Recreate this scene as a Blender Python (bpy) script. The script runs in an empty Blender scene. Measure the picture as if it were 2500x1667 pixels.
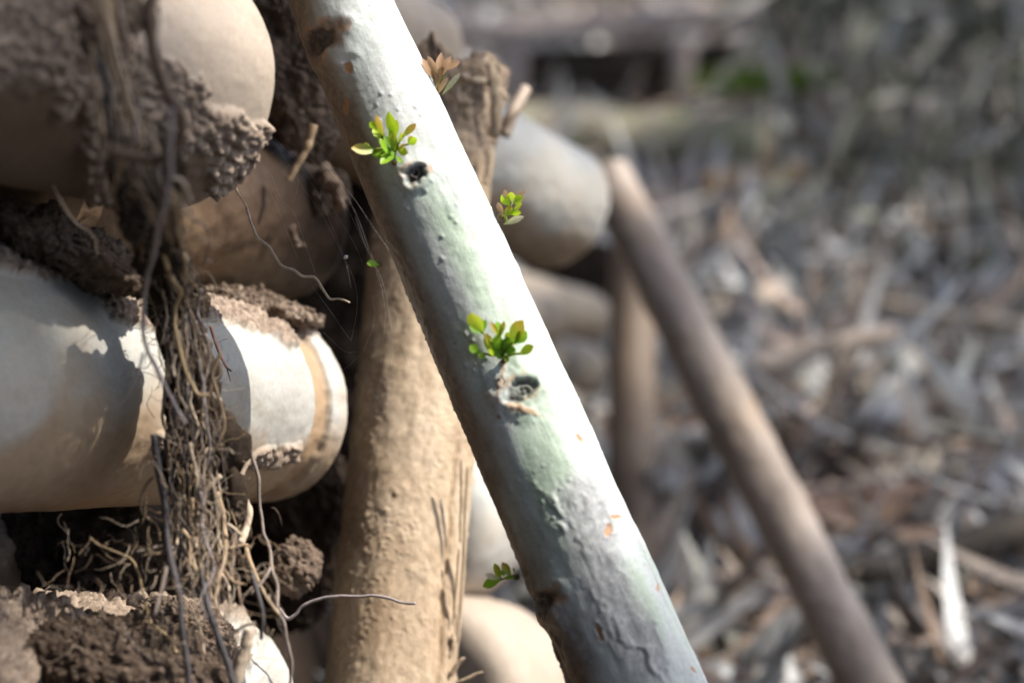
import bpy, math, random
import numpy as np

# ------------------------------------------------------------------ camera, light
scene = bpy.context.scene
CAM = np.array([0.0, 0.0, 0.9])
PITCH = math.radians(20.0)
RIGHT = np.array([1.0, 0.0, 0.0])
FWD = np.array([0.0, math.cos(PITCH), -math.sin(PITCH)])
UP = np.array([0.0, math.sin(PITCH), math.cos(PITCH)])
FPX = 5625.0                                   # focal length in pixels of the 2500 px wide photograph

cd = bpy.data.cameras.new('camera')
cam = bpy.data.objects.new('camera', cd)
scene.collection.objects.link(cam)
cam.location = CAM
cam.rotation_euler = (math.radians(90) - PITCH, 0, 0)
cd.sensor_width = 36.0
cd.lens = 36.0 * FPX / 2500.0
cd.clip_start = 0.05
cd.clip_end = 400
cd.dof.use_dof = True
cd.dof.focus_distance = 1.12
cd.dof.aperture_fstop = 4.1
scene.camera = cam

SUN = np.array([0.61, 0.08, 0.785]); SUN /= np.linalg.norm(SUN)
w = bpy.data.worlds.new('World'); scene.world = w; w.use_nodes = True
nt = w.node_tree
sky = nt.nodes.new('ShaderNodeTexSky'); sky.sky_type = 'NISHITA'; sky.sun_disc = False
sky.sun_elevation = math.asin(SUN[2])
sky.dust_density = 2.5; sky.ozone_density = 0.7; sky.air_density = 1.0
sky.sun_rotation = math.atan2(SUN[0], SUN[1])
nt.links.new(sky.outputs[0], nt.nodes['Background'].inputs[0])
nt.nodes['Background'].inputs[1].default_value = 0.15
sd = bpy.data.lights.new('sun', 'SUN'); sd.energy = 4.2; sd.angle = math.radians(0.5); sd.color = (1.0, 0.93, 0.82)
so = bpy.data.objects.new('sun', sd); scene.collection.objects.link(so)
from mathutils import Vector
so.rotation_euler = Vector(SUN).to_track_quat('Z', 'Y').to_euler()
so.location = (3, 1, 5)
cy = scene.cycles; cy.max_bounces = 6; cy.diffuse_bounces = 3; cy.glossy_bounces = 2; cy.transmission_bounces = 2; cy.caustics_reflective = False; cy.caustics_refractive = False
scene.view_settings.view_transform = 'Standard'
scene.view_settings.look = 'None'
scene.view_settings.gamma = 1.0
scene.view_settings.use_curve_mapping = False
scene.view_settings.exposure = 1.08

# ------------------------------------------------------------------ helpers
rng = np.random.default_rng(7)
random.seed(7)
COL = scene.collection

def P(px, py, d):
    """a point seen at pixel (px, py) of the photograph, d metres along the view axis"""
    return CAM + RIGHT * ((px - 1250.0) / FPX * d) - UP * ((py - 833.5) / FPX * d) + FWD * d

def to_px(v):
    q = v - CAM
    d = q @ FWD
    return 1250 + (q @ RIGHT) / d * FPX, 833.5 - (q @ UP) / d * FPX, d

def G(px, py, z=0.0):
    dr = RIGHT * ((px - 1250.0) / FPX) - UP * ((py - 833.5) / FPX) + FWD
    return CAM + dr * ((z - CAM[2]) / dr[2])

def sstep(a, b, x):
    t = np.clip((x - a) / (b - a), 0, 1)
    return t * t * (3 - 2 * t)

def _hash(ix, iy, iz, s):
    h = (ix.astype(np.int64) * 374761393 + iy.astype(np.int64) * 668265263 + iz.astype(np.int64) * 2147483647 + s * 1274126177) & 0xffffffff
    h = ((h ^ (h >> 13)) * 1274126177) & 0xffffffff
    h = ((h ^ (h >> 16)) * 2246822519) & 0xffffffff
    return ((h ^ (h >> 15)) & 0xffffff) / float(0xffffff)

def vnoise(p, s=0):
    i = np.floor(p).astype(np.int64); f = p - i
    u = f * f * f * (f * (f * 6 - 15) + 10)
    r = 0
    for dx in (0, 1):
        wx = u[:, 0] if dx else 1 - u[:, 0]
        for dy in (0, 1):
            wy = u[:, 1] if dy else 1 - u[:, 1]
            for dz in (0, 1):
                wz = u[:, 2] if dz else 1 - u[:, 2]
                r = r + wx * wy * wz * _hash(i[:, 0] + dx, i[:, 1] + dy, i[:, 2] + dz, s)
    return r * 2 - 1

def fbm(p, o=4, s=0, g=0.5):
    r = 0; a = 1.0; t = 0
    for k in range(o):
        r = r + a * vnoise(p * (2.03 ** k) + 17.3 * k, s + k); t += a; a *= g
    return r / t

def worley(p, s=0):
    """distance to nearest feature point, 0..~1"""
    i = np.floor(p).astype(np.int64); best = np.full(len(p), 9.0)
    for dx in (-1, 0, 1):
        for dy in (-1, 0, 1):
            for dz in (-1, 0, 1):
                c = i + np.array([dx, dy, dz])
                q = np.stack([_hash(c[:, 0], c[:, 1], c[:, 2], s + 1), _hash(c[:, 0], c[:, 1], c[:, 2], s + 2), _hash(c[:, 0], c[:, 1], c[:, 2], s + 3)], 1)
                d = ((c + q - p) ** 2).sum(1)
                best = np.minimum(best, d)
    return np.sqrt(best)

def masked(fn, mask, n):
    r = np.zeros(n); k = np.nonzero(mask)[0]
    if len(k): r[k] = fn(k)
    return r

def build(name, v, f, mat, parent=None, origin=None, attrs=None, cols=None, smooth=True):
    """one mesh object; v are world coordinates"""
    v = np.asarray(v, float)
    if parent is not None:
        r = parent
        while r.parent is not None: r = r.parent
        org = np.array(r.location)
    else:
        org = np.array(origin) if origin is not None else np.array([v[:, 0].mean(), v[:, 1].mean(), v[:, 2].min()])
    me = bpy.data.meshes.new(name)
    v = v - org
    fa = f if isinstance(f, list) else [f]
    fa = [np.asarray(x, np.int32) for x in fa if len(x)]
    loops = np.concatenate([x.ravel() for x in fa])
    sizes = np.concatenate([np.full(len(x), x.shape[1], np.int32) for x in fa])
    starts = np.concatenate([[0], np.cumsum(sizes)[:-1]]).astype(np.int32)
    me.vertices.add(len(v)); me.vertices.foreach_set('co', v.ravel().astype(np.float32))
    me.loops.add(len(loops)); me.loops.foreach_set('vertex_index', loops)
    me.polygons.add(len(sizes)); me.polygons.foreach_set('loop_start', starts)
    me.update(calc_edges=True)
    me.polygons.foreach_set('use_smooth', np.full(len(sizes), smooth))
    for k, a in (attrs or {}).items():
        at = me.attributes.new(k, 'FLOAT', 'POINT'); at.data.foreach_set('value', np.asarray(a, np.float32))
    if cols is not None:
        at = me.attributes.new('col', 'FLOAT_COLOR', 'POINT')
        c4 = np.ones((len(v), 4), np.float32); c4[:, :3] = cols; at.data.foreach_set('color', c4.ravel())
    me.materials.append(mat)
    me.validate()
    o = bpy.data.objects.new(name, me); COL.objects.link(o)
    if parent is not None: o.parent = parent
    else: o.location = org
    return o

def thing(name, label, cat, loc, group=None):
    o = bpy.data.objects.new(name, None); COL.objects.link(o); o.location = loc
    o.empty_display_size = 0.02
    tag(o, label, cat, group); return o

def tag(o, label=None, cat=None, group=None, kind=None):
    if label: o['label'] = label
    if cat: o['category'] = cat
    if group: o['group'] = group
    if kind: o['kind'] = kind
    return o

def spline(pts, n):
    pts = np.asarray(pts, float)
    if len(pts) == 2:
        t = np.linspace(0, 1, n)[:, None]; return pts[0] * (1 - t) + pts[1] * t
    q = np.vstack([2 * pts[0] - pts[1], pts, 2 * pts[-1] - pts[-2]])
    seg = len(pts) - 1
    t = np.linspace(0, seg - 1e-6, n); i = t.astype(int); f = (t - i)[:, None]
    a, b, c, d = q[i], q[i + 1], q[i + 2], q[i + 3]
    return 0.5 * (2 * b + (c - a) * f + (2 * a - 5 * b + 4 * c - d) * f ** 2 + (3 * b - a - 3 * c + d) * f ** 3)

def frames(path):
    t = np.gradient(path, axis=0); t /= np.linalg.norm(t, axis=1)[:, None] + 1e-12
    n = np.zeros_like(t)
    a = np.array([0, 0, 1.0]) if abs(t[0, 2]) < 0.8 else np.array([1.0, 0, 0])
    n[0] = a - t[0] * (a @ t[0]); n[0] /= np.linalg.norm(n[0])
    for k in range(1, len(t)):
        m = n[k - 1] - t[k] * (n[k - 1] @ t[k]); n[k] = m / (np.linalg.norm(m) + 1e-12)
    return t, n, np.cross(t, n)

def tube(path, rad, sides=7, v0=0):
    path = np.asarray(path, float); rad = np.broadcast_to(rad, (len(path),))
    t, n, b = frames(path)
    a = np.linspace(0, 2 * np.pi, sides, endpoint=False)
    v = path[:, None] + rad[:, None, None] * (np.cos(a)[None, :, None] * n[:, None] + np.sin(a)[None, :, None] * b[:, None])
    N = len(path)
    i, j = np.meshgrid(np.arange(N - 1), np.arange(sides), indexing='ij')
    j2 = (j + 1) % sides
    f = np.stack([i * sides + j, i * sides + j2, (i + 1) * sides + j2, (i + 1) * sides + j], -1).reshape(-1, 4)
    v = v.reshape(-1, 3)
    v = np.vstack([v, path[0], path[-1]])
    k = np.arange(sides); k2 = (k + 1) % sides
    c0 = np.stack([np.full(sides, N * sides), k2, k], 1)
    c1 = np.stack([np.full(sides, N * sides + 1), (N - 1) * sides + k, (N - 1) * sides + k2], 1)
    return v, [f + v0, np.vstack([c0, c1]) + v0]

class Acc:
    def __init__(s): s.v = []; s.q = []; s.t = []; s.c = []; s.n = 0
    def add(s, v, fl, col=None):
        s.v.append(v)
        for f in fl:
            f = np.asarray(f)
            if len(f): (s.q if f.shape[1] == 4 else s.t).append(f + s.n)
        if col is not None: s.c.append(np.broadcast_to(col, (len(v), 3)))
        s.n += len(v)
    def faces(s):
        r = []
        if s.q: r.append(np.vstack(s.q))
        if s.t: r.append(np.vstack(s.t))
        return r
    def build(s, name, mat, **k):
        return build(name, np.vstack(s.v), s.faces(), mat, cols=np.vstack(s.c) if s.c else None, **k)

def wobble_path(pts, n, amp, scale, seed):
    p = spline(pts, n)
    nz = np.stack([fbm(p / scale + 31.7 * k + seed * 7.1, 3, seed + k) for k in range(3)], 1)
    e = np.minimum(1, np.linspace(0, 6, n))[:, None]
    return p + nz * amp * e

# ------------------------------------------------------------------ materials
def nmat(name):
    m = bpy.data.materials.new(name); m.use_nodes = True
    return m, m.node_tree, m.node_tree.nodes['Principled BSDF']

def N(t, kind, **k):
    n = t.nodes.new(kind)
    for a, b in k.items():
        if a in n.inputs: n.inputs[a].default_value = b
        else: setattr(n, a, b)
    return n

def ramp(t, src, stops):
    r = t.nodes.new('ShaderNodeValToRGB'); e = r.color_ramp.elements
    while len(e) > 1: e.remove(e[-1])
    e[0].position = stops[0][0]; c = stops[0][1]; e[0].color = (*c, 1) if len(c) == 3 else c
    for p, c in stops[1:]:
        x = e.new(p); x.color = (*c, 1)
    t.links.new(src, r.inputs[0]); return r.outputs[0]

def mix(t, fac, a, b, mode='MIX'):
    m = t.nodes.new('ShaderNodeMix'); m.data_type = 'RGBA'; m.blend_type = mode
    for s, val in ((m.inputs[0], fac), (m.inputs[6], a), (m.inputs[7], b)):
        if hasattr(val, 'links'): t.links.new(val, s)
        elif isinstance(val, tuple): s.default_value = (*val, 1)
        else: s.default_value = val
    return m.outputs[2]

def noise(t, scale, detail=5, rough=0.6, vec=None, dist=0.0):
    n = N(t, 'ShaderNodeTexNoise'); n.inputs['Scale'].default_value = scale
    n.inputs['Detail'].default_value = detail; n.inputs['Roughness'].default_value = rough
    n.inputs['Distortion'].default_value = dist
    if vec is None:
        c = t.nodes.new('ShaderNodeTexCoord'); vec = c.outputs['Object']
    t.links.new(vec, n.inputs['Vector']); return n.outputs[0]

def attr(t, name):
    a = t.nodes.new('ShaderNodeAttribute'); a.attribute_name = name; return a

def bump(t, b, hgt, strength, dist):
    n = N(t, 'ShaderNodeBump'); n.inputs['Strength'].default_value = strength; n.inputs['Distance'].default_value = dist
    t.links.new(hgt, n.inputs['Height'])
    if b.inputs['Normal'].links:
        t.links.new(b.inputs['Normal'].links[0].from_socket, n.inputs['Normal'])
    t.links.new(n.outputs[0], b.inputs['Normal'])

LIT_SOIL = [(0.25, (0.10, 0.075, 0.058)), (0.5, (0.24, 0.185, 0.145)), (0.75, (0.42, 0.345, 0.28))]  # soil ramp lightened to paint in sunlit crumbs
SOIL = [(0.25, (0.075, 0.053, 0.040)), (0.5, (0.165, 0.122, 0.094)), (0.75, (0.29, 0.23, 0.185))]

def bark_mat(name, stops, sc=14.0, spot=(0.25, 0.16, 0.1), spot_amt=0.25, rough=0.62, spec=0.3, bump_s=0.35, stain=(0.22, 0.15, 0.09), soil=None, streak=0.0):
    m, t, b = nmat(name)
    n1 = noise(t, sc, 6, 0.62, dist=0.4)
    c = ramp(t, n1, stops)
    n2 = noise(t, sc * 9, 5, 0.7)
    c = mix(t, ramp(t, n2, [(0.62, (0, 0, 0)), (0.78, (spot_amt,) * 3)]), c, spot)
    n4 = noise(t, sc * 30, 3, 0.6)
    c = mix(t, 0.35, c, ramp(t, n4, [(0.3, (0.55, 0.5, 0.44)), (0.7, (1, 1, 1))]), 'MULTIPLY')
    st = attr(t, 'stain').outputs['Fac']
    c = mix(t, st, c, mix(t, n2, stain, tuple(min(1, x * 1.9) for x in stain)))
    if streak:
        tc_ = t.nodes.new('ShaderNodeTexCoord'); mp = t.nodes.new('ShaderNodeMapping'); mp.inputs['Scale'].default_value = (1, 1, 0.05); mp.inputs['Rotation'].default_value = (0, 0.09, 0)
        t.links.new(tc_.outputs['Object'], mp.inputs['Vector'])
        ns = noise(t, 330, 6, 0.7, vec=mp.outputs[0])
        c = mix(t, streak, c, ramp(t, ns, [(0.32, (0.38, 0.33, 0.28)), (0.55, (1, 1, 1)), (0.75, (1.15, 1.12, 1.08))]), 'MULTIPLY')
    sa = attr(t, 'soil').outputs['Fac']
    sn = noise(t, 260, 5, 0.7)
    sc_ = ramp(t, sn, soil or SOIL)
    c = mix(t, sa, c, sc_)
    t.links.new(c, b.inputs['Base Color'])
    rr = N(t, 'ShaderNodeMapRange'); t.links.new(sa, rr.inputs[0]); rr.inputs[3].default_value = rough; rr.inputs[4].default_value = 0.95
    t.links.new(rr.outputs[0], b.inputs['Roughness'])
    b.inputs['Specular IOR Level'].default_value = spec
    if bump_s == 0: return m
    bump(t, b, noise(t, 420, 4, 0.65), bump_s, 0.0006)
    if streak: bump(t, b, ns, 0.3, 0.0006)
    bump(t, b, noise(t, 90, 4, 0.6), bump_s, 0.0012)
    return m

M_PALE = bark_mat('pale_log_bark', [(0.3, (0.32, 0.305, 0.28)), (0.45, (0.42, 0.425, 0.41)), (0.62, (0.45, 0.42, 0.37)), (0.8, (0.38, 0.29, 0.23))], bump_s=0.14, soil=LIT_SOIL)
M_CREAM = bark_mat('cream_log_bark', [(0.3, (0.30, 0.25, 0.205)), (0.5, (0.38, 0.32, 0.265)), (0.7, (0.35, 0.275, 0.215))], bump_s=0.13, soil=LIT_SOIL, stain=(0.085, 0.055, 0.036))
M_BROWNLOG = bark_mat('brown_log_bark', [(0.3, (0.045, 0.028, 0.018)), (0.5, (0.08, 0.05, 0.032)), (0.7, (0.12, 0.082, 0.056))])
M_RUSTBARK = bark_mat('rust_brown_bark', [(0.3, (0.20, 0.12, 0.08)), (0.5, (0.30, 0.19, 0.13)), (0.7, (0.38, 0.26, 0.19))], bump_s=0)
M_STAKE = bark_mat('tan_stake_bark', [(0.3, (0.36, 0.265, 0.18)), (0.5, (0.46, 0.36, 0.255)), (0.7, (0.54, 0.44, 0.33))], sc=22, bump_s=0.32, streak=0.6, spot=(0.16, 0.1, 0.06), spot_amt=0.6)
M_PINKPOLE = bark_mat('grey_brown_pole_bark', [(0.3, (0.28, 0.22, 0.175)), (0.5, (0.38, 0.31, 0.255)), (0.7, (0.48, 0.405, 0.35))], sc=10, rough=0.5, bump_s=0)
M_DARKSTAKE = bark_mat('dark_stake_bark', [(0.3, (0.11, 0.08, 0.06)), (0.5, (0.18, 0.135, 0.10)), (0.7, (0.25, 0.195, 0.15))], sc=10, bump_s=0)
M_GREYLOG = bark_mat('weathered_log', [(0.3, (0.16, 0.14, 0.11)), (0.5, (0.27, 0.23, 0.19)), (0.7, (0.33, 0.29, 0.23))], sc=8, bump_s=0)
M_MOSSLOG = bark_mat('mossy_log', [(0.3, (0.24, 0.22, 0.15)), (0.48, (0.38, 0.34, 0.26)), (0.62, (0.26, 0.27, 0.14)), (0.75, (0.44, 0.39, 0.31))], sc=8, bump_s=0)
M_PLANK = bark_mat('weathered_plank', [(0.3, (0.22, 0.19, 0.18)), (0.5, (0.36, 0.31, 0.30)), (0.7, (0.45, 0.39, 0.37))], sc=6, bump_s=0)
M_CUT = bark_mat('cut_wood', [(0.3, (0.36, 0.22, 0.11)), (0.5, (0.52, 0.36, 0.20)), (0.7, (0.62, 0.47, 0.30))], sc=30)
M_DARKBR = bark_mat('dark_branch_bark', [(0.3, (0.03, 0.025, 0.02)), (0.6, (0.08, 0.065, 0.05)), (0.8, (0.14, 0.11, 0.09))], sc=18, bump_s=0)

A0, A1 = P(1566, 1690, 1.065), P(805, -60, 1.115)         # main pole axis seen at the lower and upper frame edge
POLE_AXIS = A1 - A0
# main pole
def pole_mat():
    m, t, b = nmat('pale_green_pole_bark')
    n1 = noise(t, 26, 6, 0.6, dist=0.5)
    c = ramp(t, n1, [(0.3, (0.40, 0.46, 0.43)), (0.48, (0.475, 0.525, 0.51)), (0.65, (0.51, 0.53, 0.54)), (0.8, (0.42, 0.48, 0.445))])
    gr = attr(t, 'green').outputs['Fac']
    c = mix(t, gr, c, mix(t, n1, (0.26, 0.36, 0.25), (0.42, 0.54, 0.40)))
    lv = attr(t, 'lav').outputs['Fac']
    nl = noise(t, 240, 5, 0.65)
    c = mix(t, lv, c, ramp(t, nl, [(0.3, (0.22, 0.22, 0.235)), (0.6, (0.37, 0.375, 0.395)), (0.8, (0.48, 0.49, 0.50))]))
    nf = noise(t, 520, 4, 0.7)
    c = mix(t, 0.45, c, ramp(t, nf, [(0.3, (0.62, 0.62, 0.6)), (0.6, (1, 1, 1))]), 'MULTIPLY')
    c = mix(t, ramp(t, noise(t, 330, 3, 0.6), [(0.66, (0, 0, 0)), (0.73, (0.6,) * 3)]), c, (0.24, 0.20, 0.16))
    tc_ = t.nodes.new('ShaderNodeTexCoord'); mp = t.nodes.new('ShaderNodeMapping'); mp.vector_type = 'TEXTURE'
    q_ = Vector(POLE_AXIS).to_track_quat('Z', 'Y').to_euler(); mp.inputs['Rotation'].default_value = q_; mp.inputs['Scale'].default_value = (1, 1, 14)
    t.links.new(tc_.outputs['Object'], mp.inputs['Vector'])
    ns = noise(t, 260, 6, 0.68, vec=mp.outputs[0])
    c = mix(t, 0.55, c, ramp(t, ns, [(0.33, (0.62, 0.63, 0.60)), (0.5, (0.95, 0.96, 0.95)), (0.7, (1.1, 1.1, 1.1))]), 'MULTIPLY')
    di = attr(t, 'soil').outputs['Fac']  # soil plus shade painted onto the left side
    c = mix(t, di, c, ramp(t, noise(t, 200, 6, 0.7), [(0.3, (0.10, 0.07, 0.05)), (0.55, (0.20, 0.145, 0.10)), (0.75, (0.30, 0.23, 0.17))]))
    og = attr(t, 'scar').outputs['Fac']
    c = mix(t, og, c, mix(t, nl, (0.26, 0.12, 0.055), (0.55, 0.33, 0.18)))
    dk = attr(t, 'dark').outputs['Fac']
    c = mix(t, dk, c, (0.035, 0.026, 0.024))
    t.links.new(c, b.inputs['Base Color'])
    b.inputs['Roughness'].default_value = 0.55
    b.inputs['Specular IOR Level'].default_value = 0.35
    bump(t, b, noise(t, 700, 4, 0.65), 0.35, 0.0004)
    bump(t, b, ns, 0.35, 0.0006)
    bump(t, b, noise(t, 120, 5, 0.6), 0.25, 0.0008)
    return m
M_POLE = pole_mat()

def soil_mat(name, stops, sc=150):
    m, t, b = nmat(name)
    c = ramp(t, noise(t, sc, 8, 0.72), stops)
    c = mix(t, 0.5, c, ramp(t, noise(t, 22, 3, 0.6), [(0.3, (0.45, 0.42, 0.4)), (0.7, (1, 1, 1))]), 'MULTIPLY')
    t.links.new(c, b.inputs['Base Color'])
    b.inputs['Roughness'].default_value = 0.95; b.inputs['Specular IOR Level'].default_value = 0.15
    bump(t, b, noise(t, sc * 4, 5, 0.75), 0.9, 0.0012)
    return m
M_SOIL = soil_mat('crumbly_soil', SOIL)
M_SOILM = soil_mat('medium_soil', [(0.25, (0.035, 0.025, 0.019)), (0.5, (0.085, 0.062, 0.048)), (0.75, (0.19, 0.145, 0.115))])  # soil tone between the crumbly and the dark soil
M_SOILLIT = soil_mat('lit_soil', LIT_SOIL)  # lightened soil, sunlight painted into its colour
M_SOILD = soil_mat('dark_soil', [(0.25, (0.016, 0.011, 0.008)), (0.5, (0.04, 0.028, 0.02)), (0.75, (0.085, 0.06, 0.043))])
M_GROUND = soil_mat('forest_soil', [(0.3, (0.04, 0.032, 0.026)), (0.5, (0.09, 0.07, 0.055)), (0.75, (0.17, 0.135, 0.11))], 40)

def col_mat(name, rough=0.7, spec=0.25, nscale=300, amt=0.5, transl=0.0, bmp=0.4, bd=0.0004):
    m, t, b = nmat(name)
    c = attr(t, 'col').outputs['Color']
    c = mix(t, amt, c, ramp(t, noise(t, nscale, 4, 0.65), [(0.3, (0.45, 0.42, 0.40)), (0.65, (1, 1, 1))]), 'MULTIPLY')
    t.links.new(c, b.inputs['Base Color'])
    b.inputs['Roughness'].default_value = rough; b.inputs['Specular IOR Level'].default_value = spec
    if bmp: bump(t, b, noise(t, nscale * 1.5, 4, 0.6), bmp, bd)
    if transl:
        tr = N(t, 'ShaderNodeBsdfTranslucent'); t.links.new(c, tr.inputs[0])
        mx = N(t, 'ShaderNodeMixShader'); mx.inputs[0].default_value = transl
        t.links.new(b.outputs[0], mx.inputs[1]); t.links.new(tr.outputs[0], mx.inputs[2])
        t.links.new(mx.outputs[0], t.nodes['Material Output'].inputs[0])
    return m
M_ROOT = col_mat('root_skin', 0.6, 0.35, 420, 0.6)
M_SHOOT = col_mat('young_leaf', 0.42, 0.4, 500, 0.25, 0.45, 0.2)
M_LITTER = col_mat('dry_leaf', 0.6, 0.3, 60, 0.5, 0.12, 0)
M_CANOPY = col_mat('canopy_leaf', 0.5, 0.3, 20, 0.4, 0.0, 0)
M_WEB = bpy.data.materials.new('spider_silk'); M_WEB.use_nodes = True
_b = M_WEB.node_tree.nodes['Principled BSDF']; _b.inputs['Base Color'].default_value = (0.8, 0.8, 0.82, 1); _b.inputs['Roughness'].default_value = 0.3

# ------------------------------------------------------------------ structure: ground, bank
def ground_z(x, y):
    p = np.stack([np.asarray(x) * 1.3, np.asarray(y) * 1.3, np.zeros_like(x)], 1)
    z = 0.05 * fbm(p, 4, 3) + 0.012 * fbm(p * 9, 3, 9)
    near = 1 - sstep(8, 14, np.hypot(x, y - 3))
    rise = 0.22 * sstep(0.55, 1.5, np.asarray(x) - 0.0) * sstep(2.6, 4.2, np.asarray(y))
    return z * near + rise * near

def make_ground():
    a = np.concatenate([[-150, -60, -25, -12, -7], np.linspace(-4, 5, 190), [8, 14, 28, 65, 160]])
    c = np.concatenate([[-150, -60, -25, -12, -6, -3], np.linspace(-1, 8, 200), [11, 16, 30, 70, 170]])
    X, Y = np.meshgrid(a, c, indexing='ij')
    x, y = X.ravel(), Y.ravel(); z = ground_z(x, y)
    ny = len(c); i, j = np.meshgrid(np.arange(len(a) - 1), np.arange(ny - 1), indexing='ij')
    f = np.stack([i * ny + j, (i + 1) * ny + j, (i + 1) * ny + j + 1, i * ny + j + 1], -1).reshape(-1, 4)
    o = build('ground', np.stack([x, y, z], 1), f, M_GROUND, origin=(0, 0, 0)); tag(o, kind='structure')
make_ground()

def make_bank():
    # earth heaped behind and under the stacked logs, plus unseen banks added to block sky
    a = np.linspace(-3.6, 1.6, 260); c = np.linspace(-3.2, 4.6, 300)
    X, Y = np.meshgrid(a, c, indexing='ij'); x, y = X.ravel(), Y.ravel()
    edge = -0.02 - 0.14 * np.maximum(0, y - 1.7)
    h = 0.50 * (1 - sstep(-0.35, 0.0, x - edge)) * sstep(1.02, 1.75, y) * (1 - 0.35 * sstep(1.7, 3.0, y))
    h += 2.9 * (1 - sstep(-1.5, -0.42, x + 0.10 * np.maximum(0, y - 1.5))) * (1 - sstep(3.6, 4.6, y))  # unseen left bank added to cut sky light
    h = np.maximum(h, 2.9 * (1 - sstep(-2.2, -0.75, y)) * (1 - sstep(0.5, 1.5, x)))  # bank behind the camera, added to cut sky light
    p = np.stack([x, y, h], 1)
    z = h + 0.03 * fbm(p * 9, 4, 21) + 0.012 * fbm(p * 40, 3, 22) - 0.06
    n = len(c); i, j = np.meshgrid(np.arange(len(a) - 1), np.arange(n - 1), indexing='ij')
    f = np.stack([i * n + j, (i + 1) * n + j, (i + 1) * n + j + 1, i * n + j + 1], -1).reshape(-1, 4)
    o = build('earth_bank_skyblock', np.stack([x, y, z], 1), f, M_SOILD); tag(o, kind='structure')
make_bank()

# ------------------------------------------------------------------ logs
def log_mesh(p0, p1, r0, r1, nl, na, bevel=0.012, seed=0, rough=0.0012, ov=None, tpow=1.0, lump=0.02, extra=None, bend=0.0):
    p0 = np.asarray(p0, float); p1 = np.asarray(p1, float)
    L = np.linalg.norm(p1 - p0); ax = (p1 - p0) / L
    h = np.cross(ax, [0, 0, 1.0]); h /= np.linalg.norm(h); u = np.cross(h, ax)
    t = np.linspace(0, 1, nl) ** tpow
    th = np.linspace(0, 2 * np.pi, na, endpoint=False)
    T, TH = np.meshgrid(t, th, indexing='ij'); T = T.ravel(); TH = TH.ravel()
    R = r0 + (r1 - r0) * T
    dirv = np.cos(TH)[:, None] * h + np.sin(TH)[:, None] * u
    c = p0 + ax * (T * L)[:, None] + u * (bend * np.sin(T * np.pi))[:, None]
    base = c + dirv * R[:, None]
    s = T * L
    q = np.stack([np.cos(TH) * R, np.sin(TH) * R, s], 1)
    d = lump * r1 * fbm(q * np.array([14, 14, 7]) + seed * 3.1, 3, seed) + rough * fbm(q * 160 + seed, 4, seed + 5)
    e0 = L - s                                           # distance to the far end
    if bevel > 0:
        k = np.clip(e0 / bevel, 0, 1)
        R2 = R - bevel * (1 - np.sqrt(np.maximum(0, 1 - (1 - k) ** 2)))
        d = d + (R2 - R)
        k = np.clip(s / bevel, 0, 1); d = d - bevel * (1 - np.sqrt(np.maximum(0, 1 - (1 - k) ** 2)))
    at = {}
    if extra:
        dd, at = extra(base, dirv, s, e0, q); d = d + dd
    v = base + dirv * d[:, None]
    i, j = np.meshgrid(np.arange(nl - 1), np.arange(na), indexing='ij'); j2 = (j + 1) % na
    f = np.stack([i * na + j, i * na + j2, (i + 1) * na + j2, (i + 1) * na + j], -1).reshape(-1, 4)
    n = len(v)
    v = np.vstack([v, c[0], c[-1]])
    k = np.arange(na); k2 = (k + 1) % na
    caps = np.vstack([np.stack([np.full(na, n), k2, k], 1), np.stack([np.full(na, n + 1), (nl - 1) * na + k, (nl - 1) * na + k2], 1)])
    at = {a: np.concatenate([b, b[[0, -1]]]) for a, b in at.items()}
    return v, [f, caps], at

AX = np.array([0.125, 0.0, 0.0])
LOGDIR = RIGHT * 0.125 - UP * 0.021 + FWD * 0.22        # all stacked logs run away to the right
LOGDIR /= np.linalg.norm(LOGDIR)

def make_log(label, cx, cy, d, rpx, mat, length=0.55, taper=1.3, nl=120, na=96, seed=0, extra=None, bevel=0.012, group='logs in the pile', tpow=1.0, dirv=None, rough=0.0012, lump=0.05, name='log'):
    dv = LOGDIR if dirv is None else dirv
    p1 = P(cx, cy, d); r1 = rpx / FPX * d
    p0 = p1 - dv * length
    v, f, at = log_mesh(p0, p1, r1 * taper, r1, nl, na, bevel=bevel, seed=seed, extra=extra, tpow=tpow, rough=rough, lump=lump)
    o = build(name, v, f, mat, origin=(p1 + p0) / 2, attrs=at)
    tag(o, label, 'log', group); return o

def blobmask(px, py, lst):
    m = np.zeros(len(px))
    for (x, y, rx, ry, ang) in lst:
        a = math.radians(ang); dx, dy = px - x, py - y
        ex = (dx * math.cos(a) + dy * math.sin(a)) / rx; ey = (-dx * math.sin(a) + dy * math.cos(a)) / ry
        m = np.maximum(m, 1.6 - np.hypot(ex, ey) * 1.0)
    return m

def soil_relief(base, m, seed, h):
    """crumbs of soil where the mask m (about -..1.6) is high"""
    n = fbm(base * 60 + seed, 3, seed)
    mk = sstep(0.45, 0.72, m + 0.55 * n)
    def cr(k):
        b = base[k]
        w1 = worley(b * 240 + 0.6 * np.stack([vnoise(b * 170 + i, seed + i) for i in range(3)], 1), seed + 40)
        w2 = worley(b * 420, seed + 60)
        return 0.15 + 0.95 * np.sqrt(np.clip(1 - (w1 / 0.62) ** 2, 0, 1)) + 0.4 * np.clip(0.6 - w2, 0, 1) + 0.7 * fbm(b * 70, 3, seed + 9)
    return mk, h * mk * masked(cr, mk > 0.01, len(base))

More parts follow.
